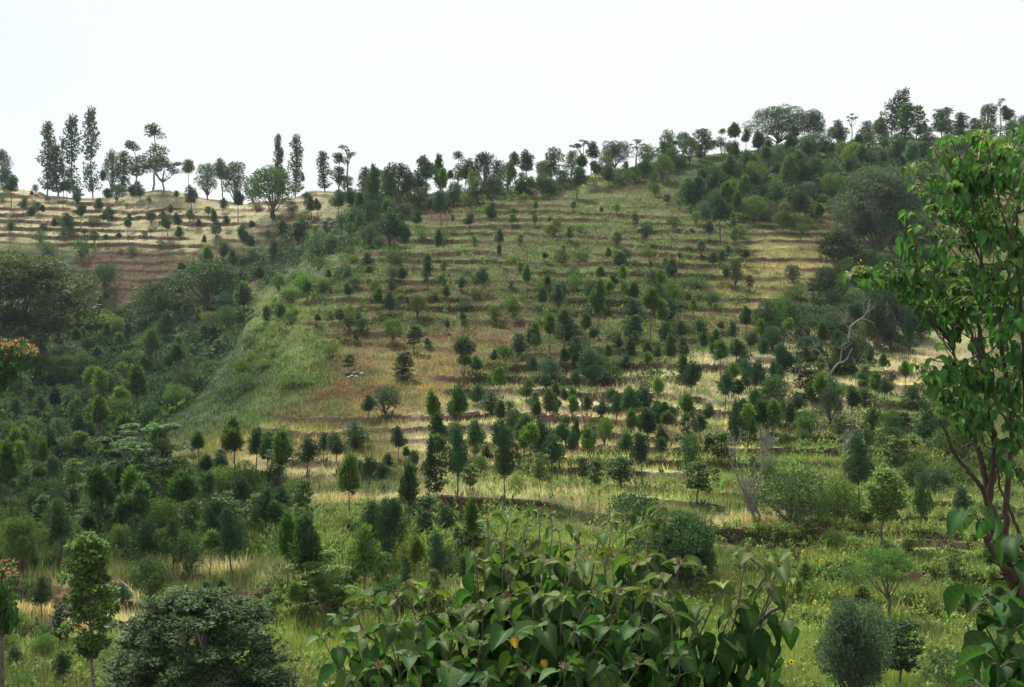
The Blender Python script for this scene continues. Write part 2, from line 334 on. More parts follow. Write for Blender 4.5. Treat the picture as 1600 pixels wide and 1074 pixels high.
def ground_color(px, py, X, Y, edge=0):
    c = np.tile(OLIVE * 1.2, (len(px), 1)); jx = 22 * (fbm(X / 6, Y / 6, 50, 3) - .5); jy = 16 * (fbm(X / 5, Y / 8, 51, 3) - .5)
    for k, (cc, bl) in enumerate(COLZ):
        wgt = blob(px + jx * 2.4, py + jy * 1.6, bl) * sstep(.12, .55, .25 + .75 * fbm(X / 4.0, Y / 5.0, 60 + k, 4))
        c = c * (1 - wgt[:, None]) + cc * wgt[:, None]
    n = fbm(X / 1.7, Y / 2.6, 90, 4); c = c * (.55 + .9 * n)[:, None]; pz = sstep(.56, .68, fbm(X / .9, Y / 1.4, 120, 3))[:, None] * .5; c = c * (1 - pz) + np.array([.11, .16, .045]) * pz
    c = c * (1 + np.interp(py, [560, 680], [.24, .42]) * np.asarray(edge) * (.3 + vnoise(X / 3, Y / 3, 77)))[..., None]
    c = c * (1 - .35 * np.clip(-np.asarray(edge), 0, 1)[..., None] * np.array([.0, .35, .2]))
    g = sstep(.5, .7, fbm(X / 3.1, Y / 4.2, 95, 3))[:, None] * .35
    return c * (1 - g) + c * np.array([.75, 1.15, .8]) * g
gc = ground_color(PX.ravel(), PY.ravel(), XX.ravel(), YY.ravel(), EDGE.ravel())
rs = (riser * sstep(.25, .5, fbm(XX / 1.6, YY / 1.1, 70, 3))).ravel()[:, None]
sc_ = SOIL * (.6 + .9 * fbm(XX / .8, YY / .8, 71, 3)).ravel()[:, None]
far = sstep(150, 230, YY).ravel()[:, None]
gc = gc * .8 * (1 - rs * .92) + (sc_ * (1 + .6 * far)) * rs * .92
nr, ncol = XX.shape
ii = (np.arange(nr - 1)[:, None] * ncol + np.arange(ncol - 1)[None]).ravel()
quads = np.stack([ii, ii + 1, ii + ncol + 1, ii + ncol], 1)
m, N, L = new_mat("hillside_soil_and_litter")
o = N('ShaderNodeOutputMaterial'); p = N('ShaderNodeBsdfPrincipled'); a = N('ShaderNodeVertexColor'); a.layer_name = 'tint'
tcn = N('ShaderNodeTexCoord'); n1 = N('ShaderNodeTexNoise'); n1.inputs['Scale'].default_value = 3.5; n1.inputs['Detail'].default_value = 6; n1.inputs['Roughness'].default_value = .7
mr = N('ShaderNodeMapRange'); mr.inputs['From Min'].default_value = .3; mr.inputs['From Max'].default_value = .7; mr.inputs['To Min'].default_value = .55; mr.inputs['To Max'].default_value = 1.4
mu = N('ShaderNodeMixRGB'); mu.blend_type = 'MULTIPLY'; mu.inputs['Fac'].default_value = 1
bp = N('ShaderNodeBump'); bp.inputs['Strength'].default_value = .9; bp.inputs['Distance'].default_value = .25
L(tcn.outputs['Object'], n1.inputs['Vector']); L(n1.outputs['Fac'], mr.inputs[0]); L(mr.outputs[0], mu.inputs['Color2']); L(a.outputs['Color'], mu.inputs['Color1'])
L(mu.outputs[0], p.inputs['Base Color']); L(n1.outputs['Fac'], bp.inputs['Height']); L(bp.outputs[0], p.inputs['Normal'])
p.inputs['Roughness'].default_value = .95; p.inputs['Specular IOR Level'].default_value = .1; L(p.outputs[0], o.inputs['Surface'])
ter = link("terraced_hillside", np_mesh("terraced_hillside", np.stack([XX, YY, Z2], -1).reshape(-1, 3), quads, None, m, gc, smooth=True))
tag(ter, kind='structure')

# ------------------------------------------------------------------ tree shapes (height 1, width w0; copied and scaled)
def clumps(mb, Cn, Rd, per, ll, lw, up=.4, sq=1.0, fill=.45, rndm=.6, tone=.18, flat=0.0):
    """leaf clumps: Cn centres, Rd radii (horizontal), sq vertical squash"""
    for c, r in zip(Cn, Rd):
        k = max(6, int(per * (r / np.mean(Rd)) ** 2 * (.8 + .4 * random.random())))
        d = rdir(k); rad = r * (fill + (1 - fill) * rng.random(k)) ** .6
        P = c + d * rad[:, None] * np.array([1, 1, sq])
        D = unit(d * .8 + np.array([0, 0, up]) + rng.normal(size=(k, 3)) * rndm)
        D[:, 2] *= (1 - flat); D = unit(D)
        Nn = unit(d * .5 + rng.normal(size=(k, 3)) * (.55 if flat else .8) + np.array([0, 0, .5 + 2.0 * flat]))
        t = 1 + tone * (random.random() * 2 - 1)
        mb.cards(P, D, Nn, ll * (.7 + .6 * rng.random(k)), lw * (.7 + .6 * rng.random(k)), np.tile(np.array([t, t, t]), (k, 1)) * (.9 + .2 * rng.random((k, 1))))
def bent(a, b, n=5, j=.03):
    a = np.asarray(a, float); b = np.asarray(b, float); t = np.linspace(0, 1, n)[:, None]; o = rng.normal(size=3) * j
    return a + (b - a) * t + np.sin(t * math.pi) * o + np.vstack([np.zeros(3), rng.normal(size=(n - 2, 3)) * j * .25, np.zeros(3)])

def make_conifer(cb, w0=.34, dens=1.0, fine=1.0, mat=None):
    tr, cr = MB(), MB()
    top = np.array([random.uniform(-.07, .07), random.uniform(-.07, .07), 1.0])
    spine = bent((0, 0, -.03), top * np.array([1, 1, .93]), 8, .012)
    tr.tube(spine, np.linspace(.013, .003, 8), 6)
    n = int(28 + 20 * (1 - cb)); C, Rr = [], []
    lean = random.uniform(.8, 1.2); sh = random.uniform(.5, .95); bulge = random.uniform(.14, .38)
    for i in range(n):
        t = (i + random.random()) / n
        r = .5 * w0 * (1 - t) ** (.6 * sh) * min(1, ((t + .06) / bulge)) ** .7 * random.uniform(.42, 1.3) * (1 + .22 * math.sin(i * 2.4 + 5 * t + sh * 40))
        a = i * 2.4 + random.uniform(-.5, .5)
        z = cb + (1 - cb) * t * .97
        C.append((top[0] * z * .93 + math.cos(a) * r * .78 * lean, top[1] * z * .93 + math.sin(a) * r * .78, z)); Rr.append(max(.02, (r * .34 + .014) * random.uniform(.7, 1.25)))
        if i % 2 == 0: tr.tube([(np.interp(z - .04, spine[:, 2], spine[:, 0]), np.interp(z - .04, spine[:, 2], spine[:, 1]), z - .04), (C[-1][0] * .9, C[-1][1] * .9, z)], [.004, .0015], 4)
    ax = [(top[0] * z * .93, top[1] * z * .93, z) for z in np.linspace(cb + .06, .9, 8)]
    C += ax; Rr += [w0 * .13 * (1.1 - (z[2] - cb) / (1 - cb) * .7) for z in ax]
    clumps(cr, np.array(C), np.array(Rr), 46 * dens, .056 / fine, .014 / fine ** .8, up=.9, sq=1.15, rndm=.5)
    if random.random() < .6:
        for k in range(random.randint(1, 3)):
            z = random.uniform(.2, .9) * cb; clumps(cr, np.array([(random.uniform(-.02, .02), random.uniform(-.02, .02), z)]), np.array([.035]), 16, .03, .01, up=.5)
    return tr.mesh("trunk", M_BARK, True), cr.mesh("crown", mat or M_NEEDLE), w0
def make_round(cb=.2, w0=.85, dens=1.0, ll=.034, lw=.022, n=34, pale=False, flat=0.0, shape=.8):
    tr, cr = MB(), MB(); fork = cb * random.uniform(.5, .9); C, Rr = [], []
    tr.tube(bent((0, 0, -.04), (random.uniform(-.03, .03), 0, fork + .05), 5, .015), np.linspace(.032, .022, 5), 7)
    for i in range(n):
        t = (i + .5) / n; el = math.asin(min(1, -.62 + 1.6 * t)); a = i * 2.4 + random.uniform(-.4, .4)
        rr = .5 * w0 * random.uniform(.5, .98)
        hz = (1 - cb) * .5; c = np.array([math.cos(el) * math.cos(a) * rr, math.cos(el) * math.sin(a) * rr, cb + hz * .92 + math.sin(el) * hz * random.uniform(.7, .84)])
        C.append(c); Rr.append(w0 * random.uniform(.06, .16))
        if i % 3 == 0: tr.tube(bent((0, 0, fork), c * np.array([.9, .9, .96]), 5, .03), np.linspace(.016, .004, 5), 5)
    for i in range(n // 3):
        C.append(np.array([random.gauss(0, .12) * w0, random.gauss(0, .12) * w0, cb + random.uniform(.25, .8) * (1 - cb)])); Rr.append(w0 * .15)
    clumps(cr, np.array(C), np.array(Rr), 84 * dens, ll, lw, up=.25, sq=shape, flat=flat)
    return tr.mesh("trunk", M_PALE if pale else M_BARK, True), cr.mesh("crown", M_LEAF), w0
def make_umbrella(w0=1.0, cb=.45, dens=1.0, pale=True, n=15, ll=.04, lw=.022, thick=.3, sub=5):
    tr, cr = MB(), MB(); fork = cb * random.uniform(.75, 1.0); C, Rr = [], []
    tr.tube(bent((0, 0, -.04), (random.uniform(-.04, .04), 0, fork), 6, .02), np.linspace(.026, .017, 6), 7)
    for i in range(n):
        a = i * 2.4 + random.uniform(-.5, .5); q = math.sqrt((i + .5) / n); r = .44 * w0 * q
        z = .97 - (1 - cb) * .5 * q ** 2 * random.uniform(.3, 1.2) - random.random() * thick * (1 - cb)
        c = np.array([math.cos(a) * r, math.sin(a) * r, z])
        tr.tube(bent((0, 0, fork), c - np.array([0, 0, .02]), 6, .04), np.linspace(.011, .003, 6), 5)
        for k in range(sub):
            C.append(c + np.array([random.gauss(0, .07) * w0, random.gauss(0, .07) * w0, random.gauss(0, .012)])); Rr.append(w0 * random.uniform(.05, .10))
    clumps(cr, np.array(C), np.array(Rr), 60 * dens, ll, lw, up=0, sq=.3, flat=.75, rndm=.3)
    return tr.mesh("trunk", M_PALE if pale else M_BARK, True), cr.mesh("crown", M_LEAF), w0
def make_gum(w0=.24, cb=.12, gaps=.25):
    tr, cr = MB(), MB(); sp_ = bent((0, 0, -.03), (random.uniform(-.04, .04), 0, .95), 9, .03)
    tr.tube(sp_, np.linspace(.011, .003, 9), 6); C, Rr = [], []; n = 40; z0 = random.random() * 6
    for i in range(n):
        t = (i + random.random()) / n; z = cb + (1 - cb) * t * .97
        wv = .55 + .45 * math.sin(z * 13 + z0)
        if wv < gaps * .75 and t < .8: continue
        a = i * 2.4; env = min(1, t / .12 + .3) * min(1, (1 - t) / .22 + .12); r = .5 * w0 * env * random.uniform(.2, .9) * (.6 + .5 * wv)
        x = np.interp(z, sp_[:, 2], sp_[:, 0]); y = np.interp(z, sp_[:, 2], sp_[:, 1])
        C.append((x + math.cos(a) * r, y + math.sin(a) * r, z)); Rr.append(w0 * random.uniform(.12, .24))
        tr.tube([(x, y, z - .04), C[-1]], [.004, .0015], 4)
    clumps(cr, np.array(C), np.array(Rr), 58, .034, .015, up=-.3, sq=1.0, rndm=.8)
    return tr.mesh("trunk", M_PALE, True), cr.mesh("crown", M_LEAF), w0
def make_layered(w0=.42, cb=.3, ll=.06, lw=.032, n=16, per=26, pale=False, bare=.1):
    """slim young broadleaf tree carrying its leaves in loose tiers"""
    tr, cr = MB(), MB(); sp_ = bent((0, 0, -.03), (random.uniform(-.05, .05), 0, .95), 8, .03); tr.tube(sp_, np.linspace(.016, .004, 8), 6); C, Rr = [], []
    for i in range(n):
        t = (i + random.random() * .6) / n; z = cb + (1 - cb) * t * .96; a = i * 2.4; r = .5 * w0 * (math.sin(math.pi * (t * .82 + .14)) ** .7) * random.uniform(.4, .85)
        x = np.interp(z, sp_[:, 2], sp_[:, 0]); y = np.interp(z, sp_[:, 2], sp_[:, 1]); c = (x + math.cos(a) * r, y + math.sin(a) * r, z)
        tr.tube(bent((x, y, z - .07), c, 4, .01), [.007, .005, .004, .002], 4)
        for k in range(3): C.append((c[0] + random.gauss(0, .04) * w0 * 2, c[1] + random.gauss(0, .04) * w0 * 2, c[2] + random.gauss(0, .01))); Rr.append(w0 * random.uniform(.10, .17))
    clumps(cr, np.array(C), np.array(Rr), per, ll, lw, up=-.05, sq=.5, flat=.45, rndm=.4)
    return tr.mesh("trunk", M_PALE if pale else M_BARK, True), cr.mesh("crown", M_LEAF), w0
def make_shrub(w0=1.3, dens=1.0, ll=.07, lw=.04):
    tr, cr = MB(), MB(); C, Rr = [], []
    for i in range(22):
        a = i * 2.4; q = math.sqrt((i + .5) / 22); r = .42 * w0 * q * random.uniform(.8, 1.1); z = .12 + (.7 * math.sqrt(max(0, 1 - q * q * .9))) * random.uniform(.6, 1.1)
        C.append((math.cos(a) * r, math.sin(a) * r, z)); Rr.append(w0 * random.uniform(.10, .18))
        if i % 3 == 0: tr.tube(bent((0, 0, -.05), C[-1], 4, .04), [.02, .015, .01, .005], 4)
    for i in range(8): C.append((random.gauss(0, .2) * w0, random.gauss(0, .2) * w0, random.uniform(.1, .5))); Rr.append(w0 * .16)
    clumps(cr, np.array(C), np.array(Rr), 50 * dens, ll, lw, up=.4, sq=.8)
    return tr.mesh("stems", M_BARK, True), cr.mesh("foliage", M_LEAF), w0

def make_dome(w0=1.15):
    """wide dome whose leaves stand in many short level tiers"""
    tr, cr = MB(), MB(); tr.tube(bent((0, 0, -.04), (0, 0, .3), 5, .02), np.linspace(.05, .035, 5), 8); C, Rr = [], []
    for i in range(150):
        t = (i + .5) / 150; el = math.asin(-.25 + 1.24 * t); a = i * 2.4 + random.uniform(-.3, .3); q = .5 * w0 * random.uniform(.62, 1.0) * (1 + .10 * math.sin(a * 3 + 1) + .07 * math.sin(a * 7 + el * 5))
        z = .22 + max(-.2, math.sin(el)) * .72 * random.uniform(.86, 1.05); c = np.array([math.cos(el) * math.cos(a) * q, math.cos(el) * math.sin(a) * q, z]); out_ = np.array([math.cos(a), math.sin(a), 0])
        if i % 4 == 0: tr.tube(bent((0, 0, .25), c * [.9, .9, 1], 5, .03), np.linspace(.014, .004, 5), 5)
        for k in range(5): C.append(c - out_ * k * .03 * w0 + rng.normal(size=3) * [.028, .028, .004] - [0, 0, .002 * k]); Rr.append(w0 * random.uniform(.028, .05))
    clumps(cr, np.array(C), np.array(Rr), 60, .030, .013, up=-.1, sq=.3, flat=.42, rndm=.42, tone=.35)
    return tr.mesh("trunk", M_PALE, True), cr.mesh("crown", M_LEAF), w0
CON = {k: [make_conifer(k) for _ in range(n)] for k, n in ((.06, 3), (.25, 4), (.42, 4), (.53, 3), (.64, 3))}
SLN = [make_conifer(k, .27, .8, .72, M_LEAF) for k in (.45, .55, .6, .66, .5)]
UMB_BROAD = [make_round(.12, 1.5, 3.2, .034, .016, 44, flat=.3, shape=.5) for _ in range(2)]
CON_HI = {k: [make_conifer(k, .36, 2.6, 1.7) for _ in range(2)] for k in (.12, .38)}
RND = [make_round(random.uniform(.03, .22), n=40) for _ in range(6)]
RND_HI = [make_round(.15, .9, 2.2, .022, .015, 60), make_round(.2, .9, 2.2, .022, .015, 60)]
UMB = [make_umbrella(random.uniform(.9, 1.1), random.uniform(.35, .5)) for _ in range(4)]
UMB_TALL = [make_umbrella(.5, .62, n=7, sub=3, ll=.03) for _ in range(2)]
UMB_HI = [make_umbrella(.62, .48, 1.6, n=20, ll=.028, lw=.014, thick=.95, sub=6) for _ in range(2)]
GUM = [make_gum(random.uniform(.2, .28), random.uniform(.05, .3), g) for g in (.1, .3, .45, .2)]
LAY = [make_layered(cb=random.uniform(.22, .4)) for _ in range(4)]
SHR = [make_shrub() for _ in range(6)]
SHR_HI = [make_shrub(1.25, 3.0, .04, .024) for _ in range(2)]

TONE = {'d': (.034, .072, .036), 'n': (.046, .088, .036), 'm': (.066, .116, .036), 'g': (.088, .15, .038), 'b': (.10, .17, .038), 'o': (.075, .092, .035), 's': (.074, .104, .056), 'k': (.022, .044, .026), 'w': (.13, .085, .045), 'e': (.062, .098, .062)}
TONEWORD = {'d': 'dark blue-green', 'n': 'deep green', 'm': 'mid green', 'g': 'fresh green', 'b': 'bright green', 'o': 'olive', 's': 'grey-green', 'k': 'very dark', 'w': 'rusty', 'e': 'dull green'}
KIND = {'P': ('young_conifer', 'conifer', 'd'), 'R': ('round_crowned_tree', 'broadleaf tree', 'n'), 'U': ('umbrella_tree', 'umbrella tree', 'e'), 'E': ('eucalyptus_tree', 'gum tree', 'e'),
        'L': ('leafy_sapling', 'sapling', 'm'), 'S': ('shrub', 'shrub', 'm'), 'T': ('slender_tree', 'slender tree', 'n')}
plants = []      # every placed plant: root, kind, tone, px, base, top, width

def place(kind, px, top, base, wpx, tone=None, hi=False, X=None, Y=None, src=None, name=None, label=None):
    if X is None:
        q, ok = hit(px, base)
        if not ok[0]:                                  # on or just behind the crest
            u, _ = px_uE(px, base); i0, i1 = np.searchsorted(GY, 215), np.searchsorted(GY, 300)
            ee = ground(float(u) * GY[i0:i1], GY[i0:i1]) / GY[i0:i1]; Y = GY[i0 + int(np.argmax(ee))] + random.uniform(-1, 4); X = float(u) * Y
        else: X, Y = q[0, 0], q[0, 1]
    Z = float(ground(X, Y)[0])
    pb = to_px(X, Y, Z)[1]
    dist = Y * math.cos(PITCH) - Z * math.sin(PITCH)
    h = max((pb - top) * dist / F * 1.01, .4); wm = wpx * dist / F
    if src is None:
        ratio = h / max(wm, .1)
        if kind == 'P':
            cb = min(.66, max(.05, 1 - 1.15 / ratio))
            src = random.choice(CON_HI[.12 if cb < .25 else .38]) if hi else random.choice(CON[min(CON, key=lambda k: abs(k - cb))])
        elif kind == 'R': src = random.choice(RND_HI if hi else RND)
        elif kind == 'U': src = random.choice(UMB_HI if hi else (UMB_TALL if ratio > 1.7 else UMB_BROAD if wpx > 40 and base < 300 else UMB))
        elif kind == 'E': src = random.choice(GUM)
        elif kind == 'L': src = random.choice(LAY)
        elif kind == 'T': src = random.choice(SLN)
        else: src = random.choice(SHR_HI if hi else SHR)
    tm, cm, w0 = src
    nm, cat, dt = KIND[kind]
    root = bpy.data.objects.new(name or nm, None); COL.objects.link(root); root.empty_display_size = .3
    root.location = (X, Y, Z - .02); root.rotation_euler = (0, 0, random.uniform(0, 6.28))
    sc = wm / w0 * (1.0 if kind in 'PT' else 1.15); root.scale = (sc, sc * random.uniform(.9, 1.1), h)
    a = bpy.data.objects.new("stems" if kind == 'S' else "trunk", tm); COL.objects.link(a); a.parent = root
    b = bpy.data.objects.new("foliage" if kind == 'S' else "crown", cm); COL.objects.link(b); b.parent = root
    tone = tone or dt
    j = [random.uniform(.86, 1.16) for _ in range(3)]; t = TONE[tone]; v = random.uniform(.85, 1.2) * (1.18 if kind in 'PT' else 1)
    b.color = (t[0] * j[0] * v, t[1] * v, t[2] * j[2] * v, 1)
    root['category'] = cat
    if label: root['label'] = label
    plants.append(dict(o=root, kind=kind, tone=tone, px=px, base=pb, top=top, w=wpx, X=X, Y=Y, fixed=bool(label)))
    return root
TREES = """E 73 190 286 22 s;E 90 225 286 26 s;E 99 218 285 7 e;E 116 183 287 28 e;E 145 171 288 24 s;P 160 268 288 10;R 175 232 290 26 e;E 190 236 288 24 e;E 208 222 288 27 s;E 238 196 290 30 s;U 254 245 308 56 e;P 294 252 283 18 s;R 324 252 308 32 e;P 349 250 297 26 e;R 367 248 303 36 s;R 3 228 290 28 d;P 17 275 328 22 d;P 6 265 300 20;P 99 284 326 11;P 122 291 318 20;P 104 282 316 14;P 156 310 346 14;P 167 296 335 14;R 182 286 316 24 e;P 208 291 336 13;P 219 284 314 22;S 233 305 318 10;P 276 299 323 8;P 300 291 336 24 e;P 348 310 332 14;P 372 299 346 20;P 36 308 332 14;P 48 323 355 14;S 90 336 352 20 n;P 125 320 358 16;P 109 333 366 22 n;S 147 338 354 20 n;P 173 323 343 17;P 162 328 348 12;P 268 319 338 11 n;P 257 328 345 11;P 262 338 373 18;P 279 333 358 16;P 310 342 357 10 n;P 355 338 358 11;P 382 356 402 17;P 392 368 398 14;S 349 372 391 22;S 251 374 386 14 n;S 207 384 396 14 n;S 103 354 370 28 e;P 15 344 368 14 n;S 75 376 396 28 n;S 127 370 402 32 d;R 395 270 320 22 e;R 427 254 342 68 n;E 433 209 266 14 s;E 441 233 264 11 s;E 461 211 290 21 s;P 472 271 293 6;E 508 236 293 20 s;E 528 240 294 22 s;U 544 226 290 32 s;R 538 272 299 26 s;P 528 297 342 21;P 487 307 345 20;P 497 311 347 14;P 443 344 368 24;S 475 326 354 28 n;P 573 262 302 26 d;R 590 262 302 24 d;R 622 248 332 46 k;P 650 266 320 28;P 668 246 320 28 n;R 688 262 280 16 k;P 583 283 324 32 n;P 550 294 327 22;P 691 300 362 24;P 704 267 288 12;E 714 238 286 20 e;P 726 250 300 24 n;R 756 233 290 38 k;R 778 247 287 18 d;R 745 272 318 34 n;R 768 272 320 36 n;S 729 298 322 30;S 560 320 352 42 n;P 618 333 394 34 d;P 633 350 400 24 d;P 650 328 356 20;P 732 333 366 15;P 767 318 358 20 n;S 659 350 373 24 g;S 690 356 379 22 g;P 742 368 384 10 g;S 500 358 400 42 n;P 427 376 402 20;P 805 240 264 16 d;P 824 236 278 28 d;P 863 233 290 34 n;R 893 232 252 20 d;U 910 217 286 32 e;P 923 223 252 20 k;U 961 217 262 52 e;U 994 216 262 24 e;R 1043 198 245 24 d;P 1036 222 247 24 d;R 1068 203 242 22 d;P 1100 201 247 32 n;E 1127 202 240 15 e;P 1083 217 238 12 n;P 1166 202 236 16 d;P 933 252 294 18;P 900 263 312 26;S 975 258 290 44 n;P 1007 250 290 20;P 1082 280 330 30;P 1094 276 326 26;P 1112 262 306 26;P 1098 262 300 22;P 1140 275 312 20;P 1162 270 306 20;P 1127 306 384 34;P 1108 345 380 17;P 1177 298 330 26;S 851 265 296 32 n;P 815 270 304 28 n;P 1150 223 264 18;U 1216 163 222 84 d;U 1268 168 228 44 d;P 1312 188 222 24 n;U 1330 177 216 16 e;P 1352 190 222 30 n;P 1380 198 222 20 n;L 1392 157 217 24 e;L 1408 140 214 26 e;L 1431 166 215 22 s;P 1446 192 208 9;P 1473 172 213 32 d;P 1500 177 216 32 d;R 1542 190 218 38 n;R 1543 158 212 24 n;U 1563 154 208 18 e;P 1573 167 208 20 d;R 1597 178 212 22 e;S 1438 220 246 26;P 1400 220 252 24;P 1440 222 250 22;R 1310 358 428 60 k;R 1362 388 432 44 n;P 1418 354 386 22;P 1252 300 380 28;R 165 408 454 44 d;R 325 397 482 92 n;R 250 438 497 62 n;R 352 455 492 32 d;P 258 485 532 32;R 330 483 532 36 s;P 382 443 502 28;S 140 483 512 84 b;P 181 578 624 30 s;P 478 440 475 15;P 503 442 473 13;P 544 443 484 15;S 540 412 432 28 d;P 576 395 419 16;P 416 480 540 14;P 436 475 520 18;P 614 438 471 15;P 630 420 466 16;P 611 455 493 22;P 667 409 454 15;P 690 430 448 13;P 719 433 456 14;P 754 418 459 20;P 699 447 483 14;P 724 488 508 11;P 700 500 525 9;R 614 493 537 30 g;L 649 508 553 26 e;P 669 528 543 10;S 518 531 559 28 g;L 547 553 583 20 m;E 631 548 596 32 s;S 460 578 606 54 g;P 576 617 661 21 n;P 772 546 575 14;P 745 556 598 22;P 774 576 603 24;S 718 588 620 13 e;P 767 612 649 32;P 710 626 651 17 g;R 603 598 652 54 e;P 679 619 643 20;P 1111 395 439 15;P 1126 390 413 14;R 1149 402 451 20 d;P 1134 418 444 12;R 1023 417 451 38 n;P 1024 443 492 21;S 936 450 492 38 d;P 880 441 462 20;P 845 450 496 19;P 988 465 498 28;P 888 495 531 38;P 989 492 531 38;P 1042 468 512 28;P 1066 500 531 22;P 1094 500 523 25 n;P 903 525 567 32;P 925 545 609 40;P 815 520 561 30;P 835 558 606 15;P 858 556 581 19;P 855 583 616 20;P 898 580 616 18;P 976 555 582 25;P 1041 505 552 22;P 1144 503 542 19;P 1172 518 557 22;P 1152 530 577 26;P 1097 520 582 14;P 1117 535 577 18;P 1075 566 648 32;P 1131 580 657 29;P 1177 564 642 32;P 1006 603 662 34;P 961 613 667 25;P 1033 630 692 24;P 1148 625 722 25;P 1104 630 672 20;P 918 618 657 19;P 832 612 642 18;P 883 606 627 16;P 1192 530 592 16;P 1127 502 522 11;L 1255 570 624 38 n;P 1228 540 621 30;P 1207 565 630 11 n;P 1220 573 632 12 n;R 1293 582 640 32 d;P 1330 567 590 22 n;P 1361 540 572 19;P 1350 580 604 24 n;P 1350 606 639 36 n;P 1383 590 642 22;P 1244 617 657 20;P 1419 478 572 16;R 1263 523 558 46 d;R 1225 458 532 44 n;R 1305 483 530 44 n;R 1238 412 442 26 e;L 1270 433 467 20 e;S 1240 445 467 28 n;R 1372 432 522 60 d;R 1412 440 524 50 k;U 195 666 776 70 n;U 238 650 806 92 m;U 300 686 716 34 s;P 345 710 762 22 d;P 325 740 802 27;P 330 782 870 36;R 294 822 902 48 n;P 270 808 897 38 n;P 230 812 897 42;P 362 790 902 40 d;P 378 743 826 32;R 35 798 905 62 m;P 158 752 797 16;P 172 730 822 20;L 432 698 762 28 s;P 478 684 750 31 d;P 505 676 722 22;P 530 678 747 30;S 437 662 695 46 s;P 556 658 702 42 n;P 622 666 722 26;P 715 664 790 39;P 649 704 740 17;P 632 698 737 12;P 670 678 795 24;L 684 710 800 26 n;L 733 725 770 27 g;P 743 692 722 17 g;P 760 696 720 16;P 749 672 702 16;P 709 626 665 21 n;P 790 665 788 36;P 797 640 700 30;P 576 713 772 32;P 597 723 767 22;P 609 708 742 17;P 566 718 752 22;P 575 784 874 50 d;R 610 768 884 46 d;P 543 813 847 16 n;P 607 842 892 22 d;P 577 842 912 22 n;P 700 788 852 32 n;P 685 828 928 34;P 730 788 852 24 n;P 455 813 888 50 n;P 415 762 842 40;P 440 758 820 30;P 849 654 712 37;P 892 676 747 19;P 903 656 742 13;P 952 653 687 20;P 997 648 692 20;P 1005 678 764 34 d;P 1033 630 690 22;P 1034 684 747 21 n;L 845 708 762 25 g;L 933 718 768 24 n;L 970 713 764 36 n;L 1077 643 726 28 n;L 1127 673 730 35 g;P 1104 678 724 20 n;L 1090 720 792 38 m;P 1173 653 727 15 n;S 993 760 816 76 n;R 1262 638 692 36 n;R 1297 598 674 36 e;P 1343 678 802 44 d;R 1392 663 714 42 n;P 1360 638 678 27 n;P 1443 633 702 42 n;S 1238 716 816 120 n;S 1308 733 822 66 m;P 1438 735 844 25 n;P 1503 758 808 30;R 1460 728 770 54 d;S 1335 873 922 62 m;L 1408 966 1092 52 n;S 1483 1013 1082 84 n;P 22 1006 1047 28 n;P 66 898 974 36 n;L 100 943 1014 32 k;P 100 1018 1080 30 d;S 35 1048 1084 60 g;P 194 913 948 24;R 236 862 944 62 n"""
rows = [r.split() for r in TREES.split(';')]
HIGH = 88
for r in rows:
    k, px, top, base, wd = r[0], *map(float, r[1:5])
    if k == 'E' and top < 300: base += 3
    place(k, px, top, base, wd, r[5] if len(r) > 5 else None, hi=(base - top) > HIGH and k in 'PRUS')
# ---- the large trees that stand out, each with its own shape
random.seed(21)
place('R', 312, 900, 1190, 270, 'n', src=make_dome(), name='spreading_tree', label='big dark dome-shaped tree with foliage in flat tiers, lowest in the picture')
place('R', 1066, 792, 914, 112, 'n', src=make_round(.02, 1.0, 3.4, .034, .017, 70), name='round_bush', label='large round dark bush with small leaves behind the big-leaved shrub')
place('U', 30, 376, 575, 215, 'o', src=make_round(.05, 1.1, 6.0, .026, .012, 48, flat=.3, shape=.5), label='huge olive-green feathery tree at the edge of the gully')
place('U', 1372, 250, 404, 122, 'e', src=make_round(.08, 1.25, 5.0, .028, .012, 60, flat=.3, shape=.5), label='big dull green spreading tree with fine foliage above the red terraces')
place('U', 1387, 852, 972, 84, 'g', src=make_round(.5, 1.0, 3.0, .034, .010, 26, flat=.3, shape=.4), label='light green feathery round-headed tree on a forked grey trunk in the meadow')
place('R', 1335, 918, 1108, 104, 'e', src=make_round(.04, .62, 2.6, .030, .009, 60, shape=1.5), name='fine_leaved_tree', label='tall fine-leaved grey-green bushy tree with see-through crown in the lower meadow')
place('L', 150, 836, 1100, 74, 'g', src=make_layered(.36, .3, .034, .022, 30, 60, True), name='leafy_tree', label='tall leafy green tree with a bare pale trunk beside the tiered dome tree')
place('U', 505, 850, 972, 96, 'g', src=make_umbrella(.85, .3, 2.2, n=24, ll=.03, lw=.016, thick=1.0, sub=6), label='pale green tiered tree with feathery top beside the maize field')
place('L', 1377, 732, 862, 56, 'g', src=make_layered(.46, .42, .036, .024, 28, 60), name='leafy_tree', label='small tiered tree with thin black trunk in the pale field above the meadow')
# ---- the woods: more trees and shrubs inside outlined stands
def inside(px, py, poly):
    c = False; j = len(poly) - 1
    for i in range(len(poly)):
        xi, yi = poly[i]; xj, yj = poly[j]
        if (yi > py) != (yj > py) and px < (xj - xi) * (py - yi) / (yj - yi) + xi: c = not c
        j = i
    return c
GULLY = [(-20, 560), (60, 520), (120, 470), (200, 480), (280, 430), (400, 390), (440, 360), (520, 345), (580, 340), (600, 385), (490, 405), (405, 455), (365, 545), (310, 618), (250, 665), (235, 720), (250, 760), (200, 760), (120, 730), (-20, 700)]
LOWWOOD = [(-20, 700), (120, 725), (200, 765), (250, 765), (320, 720), (360, 730), (440, 745), (480, 790), (470, 830), (380, 880), (240, 880), (150, 880), (-20, 900)]
TOPWOOD = [(1060, 320), (1160, 240), (1250, 215), (1450, 205), (1600, 200), (1600, 260), (1460, 250), (1440, 330), (1300, 320), (1180, 350), (1090, 340)]
